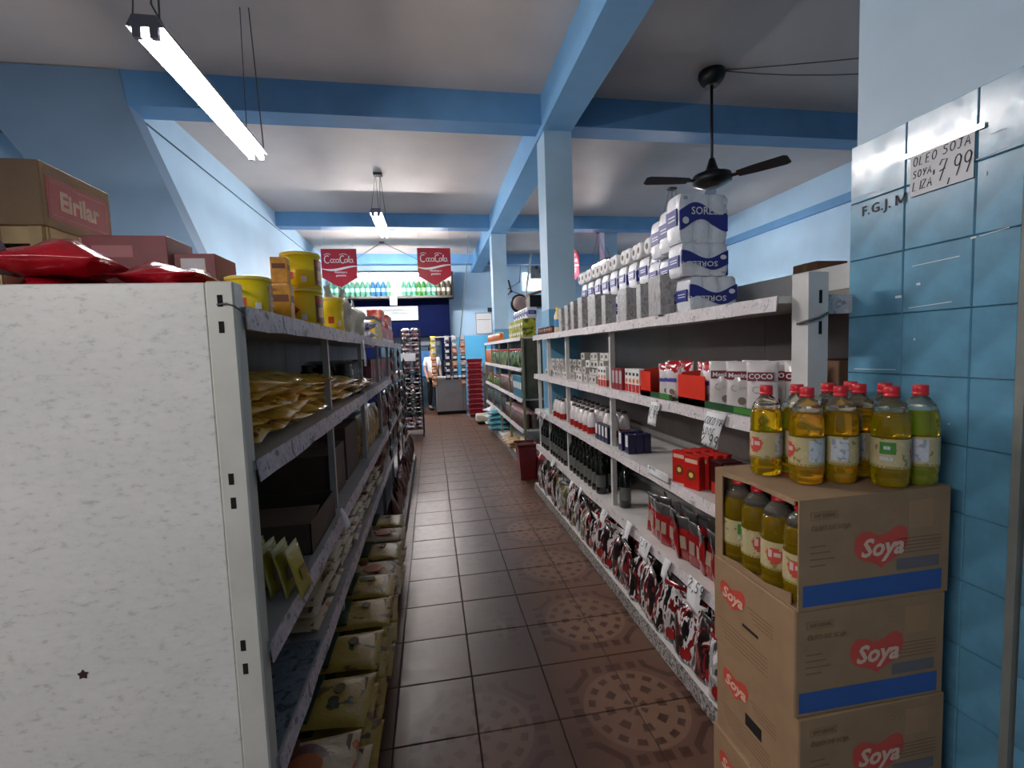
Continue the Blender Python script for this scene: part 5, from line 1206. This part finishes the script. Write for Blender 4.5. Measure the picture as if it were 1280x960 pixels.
for k in range(6): tp.place((FX+.17, 6.15+.17*k, 1.7165+.243), -PI/2 if k % 2 else -PI/2+.05, 'white tissue pack lying over the yellow-green packs, %s from the column' % ORD[k], scale=(.62, 1.2, .62))
t = thing('wall_clock_fan', 'round wall fan with dark rim on top of the farther shelving goods', 'fan', (1.40, 7.6, 2.10)); t.name = 'desk_fan'
MB().lathe([(.06, -.06), (.15, -.02), (.17, .0), (.17, .02), (.15, .04)], 20, M=Matrix.Translation((0, 0, .18)) @ Matrix.Rotation(PI/2, 4, 'X')).obj('rim', BLACK, t)
MB().lathe([(.155, .0), (.10, .05), (.03, .07)], 20, M=Matrix.Translation((0, -.02, .18)) @ Matrix.Rotation(PI/2, 4, 'X')).obj('grille', mat('dusty pink grille', (.35, .26, .24), .4), t)
MB().lathe([(.08, -.14), (.08, -.12), (.015, -.11), (.015, .04)], 12).obj('stand', BLACK, t); t['label'] = 'small round desk fan with dark rim on the far goods'
t.location = (1.36, 7.0, 2.09); t.scale = (.85, .85, .85)
# dark carton with brown lid by the column
t = thing('open_dark_carton', 'dark carton with a raised brown flap beside the nearer column', 'box', (1.46, 6.3, 2.113))
MB().cbox(-.12, .12, -.12, .12, 0, .16, .004).obj('carton', BLACK, t)
MB().box(-.16, .16, -.14, .14, -.012, .012, M=Matrix.Translation((.02, 0, .21)) @ Matrix.Rotation(-.30, 4, 'Y')).obj('flap', CARD2, t)
# red bin, sacks by the far row
t = thing('waste_bin', 'dark red square bin on the floor between the two shelving rows', 'bin', (1.07, 5.42, 0))
m = MB()
for z, s_ in ((0, .085), (.40, .11), (.42, .125), (.44, .125)): m.add([(-s_, -s_, z), (s_, -s_, z), (s_, s_, z), (-s_, s_, z)], [])
m.f += [(3, 2, 1, 0)]+[(4*j+k, 4*j+(k+1) % 4, 4*j+4+(k+1) % 4, 4*j+4+k) for j in range(3) for k in range(4)]; m.m = [0]*len(m.f); m.sm = [False]*len(m.f)
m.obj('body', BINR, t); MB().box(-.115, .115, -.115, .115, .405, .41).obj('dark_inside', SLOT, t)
t = thing('low_crate', 'dark red low crate beside the bin', 'crate', (1.24, 5.40, 0)); MB().cbox(-.06, .10, -.16, .16, 0, .26, .01).obj('body', BINR, t)
MB().box(-.05, .09, -.15, .15, .255, .262).obj('rim', BASK, t)
sk = Proto(flatbag('white_sack', 'x', .36, .30, .13, mat('white sack film', (.62, .66, .66), .3, var=.1, bump=.5), 33)); ck = Proto(flatbag('teal_sack', 'x', .36, .28, .09, mat('teal sack film', (.10, .34, .42), .3, var=.4, scale=6, bump=.5), 35))
for k in range(4): ck.place((FX-.02, 8.35+.05*k, .104+.085*k), .1*k, 'teal and white sack in the pile at the foot of the farther row, %s up' % ORD[k])
for k in range(3): sk.place((FX-.02, 8.85+.02*k, .104+.12*k), .2*k, 'white sack stacked behind the teal sacks, %s up' % ORD[k])
kb = Proto(flatbag('kraft_pack', 'x', .26, .18, .05, mat('kraft pack', (.42, .30, .16), .5, var=.3, bump=.3), 36))
for k in range(8): kb.place((FX+.02, 6.75+.2*(k//2), .104+.05*(k % 2)), .1*k, 'tan flat pack on the low deck of the farther row, %s from the bin' % ORD[k])
yk = Proto(jar(body=YEL, capm=WHITE, r=.06, h=.16, nm='yellow_tub', cat='tub')); 
for k in range(3): yk.place((FX+.12, 6.3+.17*k, .1015), 0, 'yellow tub on the low deck near the bin, %s from the bin' % ORD[k])

# ================================================================ FAR END: facade, display, counter
def atY(x, y, Y=12.95): return ony(x, y, Y)
p0, p1_ = atY(340, 366), atY(561, 366); pb_ = atY(561, 470)
fa = thing('navy_screen', 'dark navy painted screen wall around the shop door', 'screen', (0, 0, 0))
MB().box(-2.55, p1_.x, 13.0, 13.38, 2.0, p0.z).obj('fascia', NAVYW, fa)
MB().box(-2.55, -1.35, 13.0, 13.38, 0, 2.0).obj('side_panel', NAVYW, fa); MB().box(.30, p1_.x, 13.0, 13.38, 0, 2.0).obj('side_panel', NAVYW, fa)
q0, q1 = atY(436, 384, 12.98), atY(523, 400, 12.98)
for k in range(4): MB().box(q0.x, q1.x, 12.95, 13.0, q1.z+.1*k*(q0.z-q1.z)/.4, q1.z+(.1*k+.095)*(q0.z-q1.z)/.4).obj('shutter_slat', mat('grey shutter metal', (.34, .38, .38), .4), fa)
op = MB().box(-1.35, .30, 13.2, 13.38, .0, 2.0).obj('door_glass', mat('dim street glass', (.04, .07, .10), .2, coat=.5, var=.4, scale=3), fa)
MB().box(-.30, .12, 13.17, 13.2, .9, 1.6).obj('blue_poster', mat('dull blue poster', (.03, .14, .34), .5, var=.3), fa); MB().box(-.6, .25, 13.17, 13.2, 1.75, 1.98).obj('grey_panel', mat('dim grey panel', (.12, .14, .17), .5), fa)
# display shelf with bottle packs
s0, s1 = atY(405, 372, 12.7), atY(566, 350, 12.7)
zs = s0.z; ds = thing('wall_display', 'black framed shelf of green bottle packs high on the end wall', 'shelf', (0, 0, 0))
MB().box(-2.55, s1.x, 12.55, 12.98, zs-.06, zs).obj('shelf_board', BLACK, ds); MB().box(s1.x-.04, s1.x, 12.55, 12.98, zs, zs+.62).obj('side', BLACK, ds); MB().box(-2.55, s1.x, 12.9, 12.98, zs, zs+.65).obj('white_back', mat('bright white board', (.85, .85, .82), .5), ds)
MB().box(-.98, -.80, 12.50, 12.55, zs-.24, zs-.02).obj('hanging_tag', WHITE, ds)
def pet(col, nm):
    t = thing('soda_bottle', 'x', 'bottle')
    MB().lathe([(.04, 0), (.052, .01), (.052, .20), (.03, .27), (.015, .29)], 10).obj('body', mat('soda '+nm, col, .15, coat=.5, var=.2), t)
    MB().lathe([(.0525, .09), (.0525, .16)], 10, cap=False).obj('label', mat('soda label '+nm, [min(1, c*2+.2) for c in col], .4), t); MB().lathe([(.016, .29), (.016, .31)], 8).obj('cap', WHITE, t); return t
pets = [Proto(pet((.10, .32, .22), 'green')), Proto(pet((.04, .18, .42), 'blue')), Proto(pet((.04, .20, .04), 'leaf')), Proto(pet((.10, .09, .06), 'cola'))]
n = 24
for k in range(n):
    x = -2.45+(s1.x-.12+2.45)*k/(n-1)
    if 11.5 < k < 13.2: continue
    i = 1 if k in (8, 9, 10) else (2 if k in (17, 18) else (3 if k > 20 else 0))
    pets[i].place((x, 12.70, zs), 0, '%s soda bottle on the high black shelf, %s along it' % (['green', 'blue', 'leaf green', 'dark'][i], ORD[k]), 'row of %s soda bottles on the high shelf' % ['green', 'blue', 'leaf green', 'dark'][i], scale=(1.15, 1.15, 1.35))
# pennants
def pennant(xc, Y, ztop, lab, rz=0, wd=.62, ht=.70, zc=3.88):
    t = thing('pennant', lab, 'banner', (xc, Y, ztop), rz)
    a_ = wd/2
    MB().prism([(-a_, 0), (-a_, -ht*.74), (0, -ht), (a_, -ht*.74), (a_, 0)], .004).obj('banner', COKE, t)
    m = MB(); W_ = .012
    S_ = lambda pts, w3=W_: ribbon(m, [(x*wd*.92, z*wd*.92-.19) for x, z in pts], w3, y=-.002)
    S_(arcp(-.36, .0, .085, .115, 55, 310, 14), .016); S_(arcp(-.345, .13, .10, .05, 180, 20, 8), .010)
    for cx in (-.22, -.055): S_(arcp(cx, -.045, .045, .055, 0, 360, 12), .012)
    S_(arcp(-.14, -.045, .04, .055, 50, 310, 10), .012); S_([(-.012, .01), (-.012, -.08), (.02, -.10)], .012); S_([(.03, -.01), (.06, -.01)], .009)
    S_(arcp(.11, .0, .08, .115, 55, 310, 14), .016); S_(arcp(.135, .13, .12, .045, 180, 10, 8), .010)
    S_(arcp(.21, -.045, .042, .055, 0, 360, 12), .012); S_([(.26, -.08), (.30, .12), (.32, .10), (.29, -.08), (.32, -.10)], .010); S_(arcp(.37, -.045, .042, .055, 0, 360, 12), .012); S_([(.415, .01), (.415, -.08), (.45, -.10)], .012)
    m.obj('script_lettering', WHITE, t)
    u = [(-a_+wd*i/20, -.335+.030*math.sin(-2.6+i/20*4.6)) for i in range(21)]
    MB().prism(u+[(x, z-.012-.03*math.sin(PI*i/20)) for i, (x, z) in reversed(list(enumerate(u)))], .001, M=Matrix.Translation((0, -.003, 0))).obj('white_swoosh', WHITE, t)
    text('Abasteça a', .05, WHITE, t, (.02, -.0025, -.42), '-y', bold=.001); text('geladeira', .05, WHITE, t, (.02, -.0025, -.48), '-y', bold=.001)
    for s in (-1, 1): MB().tube([(s*a_*.9, .002, 0), (s*a_*.9, .002, zc-ztop)], .002, 4).obj('string', PAPER, t)
    return t
pA, pB = ony(422, 310, 8.98), ony(542, 309, 8.98)
pennant(pA.x, 9.05, pA.z, 'red pennant with white script hanging nearer the gondola with cans'); pennant(pB.x, 9.05, pB.z, 'red pennant with white script hanging over the aisle centre')
pC = ony(717, 312, 10.4); pennant(pC.x, 10.4, pC.z, 'red pennant partly hidden behind the nearer column', rz=.9, zc=4.13)
# hanging pipe / rods
p = ony(586, 303, 10.6); o = MB().tube([(p.x, 10.6, 4.12), (p.x-.05, 10.6, 3.6), (p.x-.32, 10.6, 1.6)], .014, 6).obj('hanging_rod', mat('grey rod', (.30, .38, .44), .4)); tag(o, 'thin grey rod hanging from ceiling to the counter', 'rod')
p = ony(664, 312, 12.4); o = MB().tube([(p.x, 12.4, 4.1), (p.x-.35, 12.4, 2.1)], .03, 8).obj('hanging_pipe', mat('white pipe', (.7, .75, .78), .4)); tag(o, 'slanting white pipe between the two columns', 'pipe')
p = ony(672, 335, 13.3); t = thing('meter_box', 'grey electric box with cables high on the end wall between the columns', 'box', (p.x, 13.3, p.z)); MB().cbox(-.22, .22, -.08, .08, -.3, .35, .01).obj('case', mat('grey electric box', (.18, .22, .25), .5, var=.3), t)
for k in range(3): MB().box(-.22+.13*k, -.14+.13*k, -.1, -.08, .05-.1*k, .2-.1*k).obj('switch', INK, t)
MB().tube([(-.22, -.06, .2), (-.5, -.06, .3), (-.55, -.06, -.4), (-.9, -.06, -.6)], .014, 5).obj('cable', INK, t)
p = ony(667, 352, 13.36); o = MB().box(-.30, .30, 0, .02, -.25, .25).obj('window_panel', emis('daylit window pane', (.95, .95, .92), 2.2), None, (p.x-.02, 13.36, p.z)); o.name = 'window_1'; struct(o, 'small bright window high in the end wall beside the nearer column', 'window')
p = ony(638, 365, 13.2); t = thing('wall_fan', 'small black wall fan on the end wall between the columns', 'fan', (p.x, 13.2, p.z)); MB().lathe([(.03, 0), (.04, .1), (.03, .2)], 10, M=Matrix.Rotation(PI/2, 4, 'X')).obj('motor', BLACK, t)
for k in range(3): MB().box(.03, .32, -.03, .03, -.006, .006, M=Matrix.Translation((0, -.15, 0)) @ Matrix.Rotation(k*2.09+.3, 4, 'Y') @ Matrix.Rotation(.4, 4, 'X')).obj('blade', BLACK, t)
p = ony(605, 404, 13.37); t = thing('wall_poster', 'framed white notice on the blue end wall above the basket stack', 'sign', (p.x, 13.37, p.z)); MB().box(-.22, .22, 0, .012, -.30, .30).obj('sheet', PAPER, t)
MB().box(-.23, .23, -.002, 0, .285, .30).box(-.23, .23, -.002, 0, -.30, -.29).box(-.23, -.22, -.002, 0, -.3, .3).box(.22, .23, -.002, 0, -.3, .3).box(-.2, .2, -.002, 0, .10, .11).obj('frame', INK, t)
MB().box(.12, .42, -.004, .01, .32, .44).obj('dark_header', INK, t)

# counter with displays
Yc = 11.6
c0, c1 = ony(546, 511, Yc), ony(584, 510, Yc)
ct = thing('checkout_counter', 'grey steel checkout counter at the end of the aisle', 'counter', ((c0.x+c1.x)/2, Yc, 0)); cw = (c1.x-c0.x)
MB().cbox(-cw/2, cw/2, 0, .7, .08, .90, .01).obj('body', STEEL, ct); MB().box(-cw/2-.02, cw/2+.02, -.02, .72, .90, .93).obj('top', METL, ct)
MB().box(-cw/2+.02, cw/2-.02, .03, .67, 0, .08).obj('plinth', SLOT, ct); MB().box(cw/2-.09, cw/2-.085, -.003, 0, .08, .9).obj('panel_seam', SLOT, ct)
rk = thing('snack_stand', 'wire stand of hanging snack packets standing on the checkout counter', 'display stand', (ct.location.x, Yc+.25, .93))
for s in (-1, 1): MB().tube([(s*.36, 0, 0), (s*.36, 0, 1.0)], .012, 6).obj('pole', METL, rk)
MB().tube([(-.38, 0, 1.0), (.40, 0, 1.0)], .012, 6).obj('top_bar', METL, rk)
def packet(nm, m1, m2):
    t = thing('snack_packet', 'x', 'packet'); MB().pillow(.11, .12, .04, 6, 6, 3, .2, .08).obj('film', m1, t); MB().box(-.035, .035, -.026, -.019, .04, .09).obj('print', m2, t); return t
kA = Proto(packet('a', mat('black snack film', (.02, .02, .03), .2, coat=.5), WHITE)); kB = Proto(packet('b', mat('orange snack film', (.5, .16, .04), .2, coat=.5), mat('pale panel', (.7, .55, .45), .4))); kC = Proto(packet('c', mat('yellow snack film', (.75, .55, .03), .2, coat=.5), WHITE)); kD = Proto(packet('d', mat('grey snack film', (.35, .36, .38), .2, coat=.5), WHITE))
for col_, (dx_, seq) in enumerate(((-.39, 'CCCBBBBB'), (-.06, 'DAAAAAA'), (.12, 'DDBABAA'), (.32, 'DBBABAAB'))):
    for k, ch in enumerate(seq):
        pr = {'A': kA, 'B': kB, 'C': kC, 'D': kD}[ch]
        pr.place((ct.location.x+dx_, Yc-.06+.0*k, 1.80-.155*k), 0, '%s snack packet in the %s hanging column of the counter stand, %s from its top' % ({'A': 'black', 'B': 'orange', 'C': 'yellow', 'D': 'grey'}[ch], ORD[col_], ORD[k]), scale=1.2)
t = thing('counter_screen', 'small grey screen with dark back standing on the checkout counter', 'screen', (ct.location.x+.02, Yc+.45, .93)); MB().cbox(-.16, .16, -.02, .02, .12, .42, .006).obj('panel', INK, t); MB().lathe([(.09, 0), (.09, .015), (.015, .02), (.015, .2)], 12).obj('stand', INK, t)
# shopping baskets
def basket():
    t = thing('shopping_basket', 'x', 'basket'); m = MB()
    for z, a_, b2 in ((0, .15, .11), (.19, .19, .14), (.20, .20, .15), (.21, .20, .15)): m.add([(-a_, -b2, z), (a_, -b2, z), (a_, b2, z), (-a_, b2, z)], [])
    m.f += [(3, 2, 1, 0)]+[(4*j+k, 4*j+(k+1) % 4, 4*j+4+(k+1) % 4, 4*j+4+k) for j in range(3) for k in range(4)]; m.m = [0]*len(m.f); m.sm = [False]*len(m.f)
    m.obj('body', BASK, t); MB().box(-.17, .17, -.152, -.148, .10, .13).obj('highlight_bar', mat('pink highlight plastic', (.55, .12, .15), .3), t)  # pink bar paints a highlight across the basket front
    MB().tube([(-.20, 0, .2), (-.19, -.1, .215), (0, -.16, .22), (.19, -.1, .215), (.20, 0, .2)], .008, 5).obj('handle', BASK, t); return t
bk = Proto(basket()); pk = ony(595, 512, 11.0)
for k in range(11): bk.place((pk.x, 11.0, .02+.115*k), .02*(k % 3), 'red shopping basket in the stack beside the counter, %s from the floor' % ORD[k], scale=(.92, 1, .6) if k < 10 else (.92, 1, .9))
t = thing('grey_bin', 'tall grey cylinder bin behind the basket stack', 'bin', (1.42, 11.4, 0)); MB().lathe([(.17, 0), (.19, .02), (.20, 1.15), (.17, 1.25), (.08, 1.3)], 20).obj('body', mat('grey bin plastic', (.09, .11, .12), .5, var=.2), t); MB().lathe([(.205, .95), (.205, 1.0)], 20, cap=False).obj('band', INK, t)
t = thing('floor_scale', 'white low floor scale at the foot of the baskets', 'scale', (1.06, 9.9, 0)); MB().cbox(-.17, .17, -.15, .15, .05, .20, .02).obj('body', mat('cream plastic', (.62, .58, .46), .4), t); MB().cbox(-.15, .15, -.13, .13, 0, .05, .01).obj('base', SLOT, t)
# snack rack at the end of the left row
rx_ = thing('snack_rack', 'tall black wire rack of packaged snacks at the end of the row with cans', 'rack', (-.36, 8.7, 0))
for s in (-1, 1):
    for q in (0, .4): MB().box(s*.165-.01, s*.165+.01, q-.01, q+.01, 0, 2.0).obj('post', BLACK, rx_)
for k in range(7): MB().box(-.165, .165, 0, .4, .14+.27*k, .15+.27*k).obj('shelf', BLACK, rx_)
sn = [Proto(flatbag('snack_pack', 'x', .15, .18, .09, patch('pink white snack film', [(0, (.03, .02, .02)), (.42, (.25, .12, .12)), (.52, (.72, .62, .68))], 14, .25, 3, coat=.5, bump=.4), 51)), Proto(flatbag('snack_pack', 'x', .15, .18, .09, patch('dark snack film', [(0, (.015, .012, .012)), (.5, (.05, .03, .03)), (.58, (.5, .45, .45))], 14, .25, 3, coat=.5, bump=.4), 53))]
for lv in range(7):
    for s in (-1, 1):
        for q in range(3): sn[0 if lv > 3 or lv == 0 else 1].place((-.36+s*.08, 8.8, .152+.27*lv+.078*q), .15*s*(q-1), '%s snack pack on the black rack, shelf %s up, %s layer' % (['inner', 'aisle-side'][s > 0], ORD[lv], ['lower', 'middle', 'upper'][q]), scale=(1.05, 1.2, .95))
t = thing('price_board', 'blank white price board clipped on the black snack rack', 'price card', (-.40, 8.66, 1.50)); MB().box(-.14, .12, -.004, .004, -.09, .05).obj('sheet', emis('x', (1, 1, 1), 0) if False else PAPER, t); MB().box(-.02, .02, 0, .03, .045, .065).obj('clip', BLACK, t)
# low product bins left of the counter
t = thing('chest_counter', 'low dark green counter by the shop door', 'counter', (-.72, 11.7, 0)); MB().cbox(-.45, .40, 0, .7, 0, .62, .01).obj('body', mat('dark green counter', (.05, .10, .10), .4, var=.2), t); MB().box(-.47, .42, -.02, .72, .62, .65).obj('top', METL, t)
for k in range(6): sn[k % 2].place((-1.05+.13*k, 12.0, .652), .2*k, 'snack pack on the low green counter, %s from the rack' % ORD[k])

# shopper behind the counter stand
def skin_mesh(name, nodes, edges, m, parent, sub=2):
    me = bpy.data.meshes.new(name); me.from_pydata([n[:3] for n in nodes], edges, []); me.materials.append(m)
    o = put(name, me, parent); md = o.modifiers.new('skin', 'SKIN'); md.use_smooth_shade = True
    sv = me.skin_vertices[0].data
    for i, n in enumerate(nodes): sv[i].radius = (n[3], n[4] if len(n) > 4 else n[3])
    sv[0].use_root = True
    o.modifiers.new('sub', 'SUBSURF').render_levels = sub; o.modifiers['sub'].levels = sub; return o
pe = thing('person', 'person in a white shirt and dark trousers standing beside the snack stand', 'person', (.02, 12.75, 0), .3)
nod = [(0, 0, .92, .13, .10), (0, 0, 1.12, .12, .09), (0, 0, 1.32, .15, .10), (0, 0, 1.44, .06), (0, -.01, 1.50, .05), (0, -.01, 1.58, .085, .10), (0, -.01, 1.68, .07, .085),
       (.17, 0, 1.38, .055), (.21, .02, 1.12, .042), (.20, -.08, .90, .032), (.20, -.12, .82, .028), (-.17, 0, 1.38, .055), (-.21, .02, 1.12, .042), (-.19, -.10, .92, .032), (-.18, -.14, .84, .028),
       (.09, 0, .84, .085), (.10, -.02, .48, .058), (.10, .02, .10, .04), (.10, -.10, .04, .035), (-.09, 0, .84, .085), (-.10, -.02, .48, .058), (-.10, .02, .10, .04), (-.10, -.10, .04, .035)]
skin_mesh('body', nod, [(0, 1), (1, 2), (2, 3), (3, 4), (4, 5), (5, 6), (2, 7), (7, 8), (8, 9), (9, 10), (2, 11), (11, 12), (12, 13), (13, 14), (0, 15), (15, 16), (16, 17), (17, 18), (0, 19), (19, 20), (20, 21), (21, 22)], SKIN, pe)
skin_mesh('shirt', [(0, 0, .92, .145, .115), (0, 0, 1.12, .135, .105), (0, 0, 1.33, .165, .112), (0, 0, 1.42, .07, .07), (.17, 0, 1.38, .068), (.205, .015, 1.18, .06), (-.17, 0, 1.38, .068), (-.205, .015, 1.18, .06)], [(0, 1), (1, 2), (2, 3), (2, 4), (4, 5), (2, 6), (6, 7)], WHITE, pe)
skin_mesh('trousers', [(0, 0, .90, .14, .11), (.09, 0, .82, .095), (.10, -.02, .48, .072), (.10, .02, .12, .06), (-.09, 0, .82, .095), (-.10, -.02, .48, .072), (-.10, .02, .12, .06)], [(0, 1), (1, 2), (2, 3), (0, 4), (4, 5), (5, 6)], BLACK, pe)
MB().lathe([(.02, .13), (.07, .11), (.098, .06), (.102, .0), (.09, -.05)], 16, M=Matrix.Translation((0, .012, 1.64)), sx=.92).obj('hair', BLACK, pe)
for s in (-1, 1):
    MB().cbox(s*.10-.045, s*.10+.045, -.18, .06, 0, .07, .02).obj('shoe', BLACK, pe)
    for q in range(5): MB().tube([(s*.19+(q-2)*.013, -.13, .84), (s*.19+(q-2)*.015, -.15, .80), (s*.19+(q-2)*.014, -.145, .765+.006*abs(q-2))], .0075, 5).obj('finger', SKIN, pe)
    MB().lathe([(.012, 0), (.012, .006)], 8, M=Matrix.Translation((s*.032, -.098, 1.625)) @ Matrix.Rotation(PI/2, 4, 'X')).obj('eye', INK, pe)
MB().box(-.012, .012, -.125, -.095, 1.575, 1.61).obj('nose', SKIN, pe); MB().box(-.025, .025, -.104, -.09, 1.545, 1.552).obj('mouth', mat('lip', (.30, .10, .09), .5), pe)

# clean out prototypes never placed
for o in [o for o in bpy.data.objects if o.parent is None and o.get('label') == 'x']:
    for c in list(bpy.data.objects):
        if c.parent == o: bpy.data.objects.remove(c)
    bpy.data.objects.remove(o)
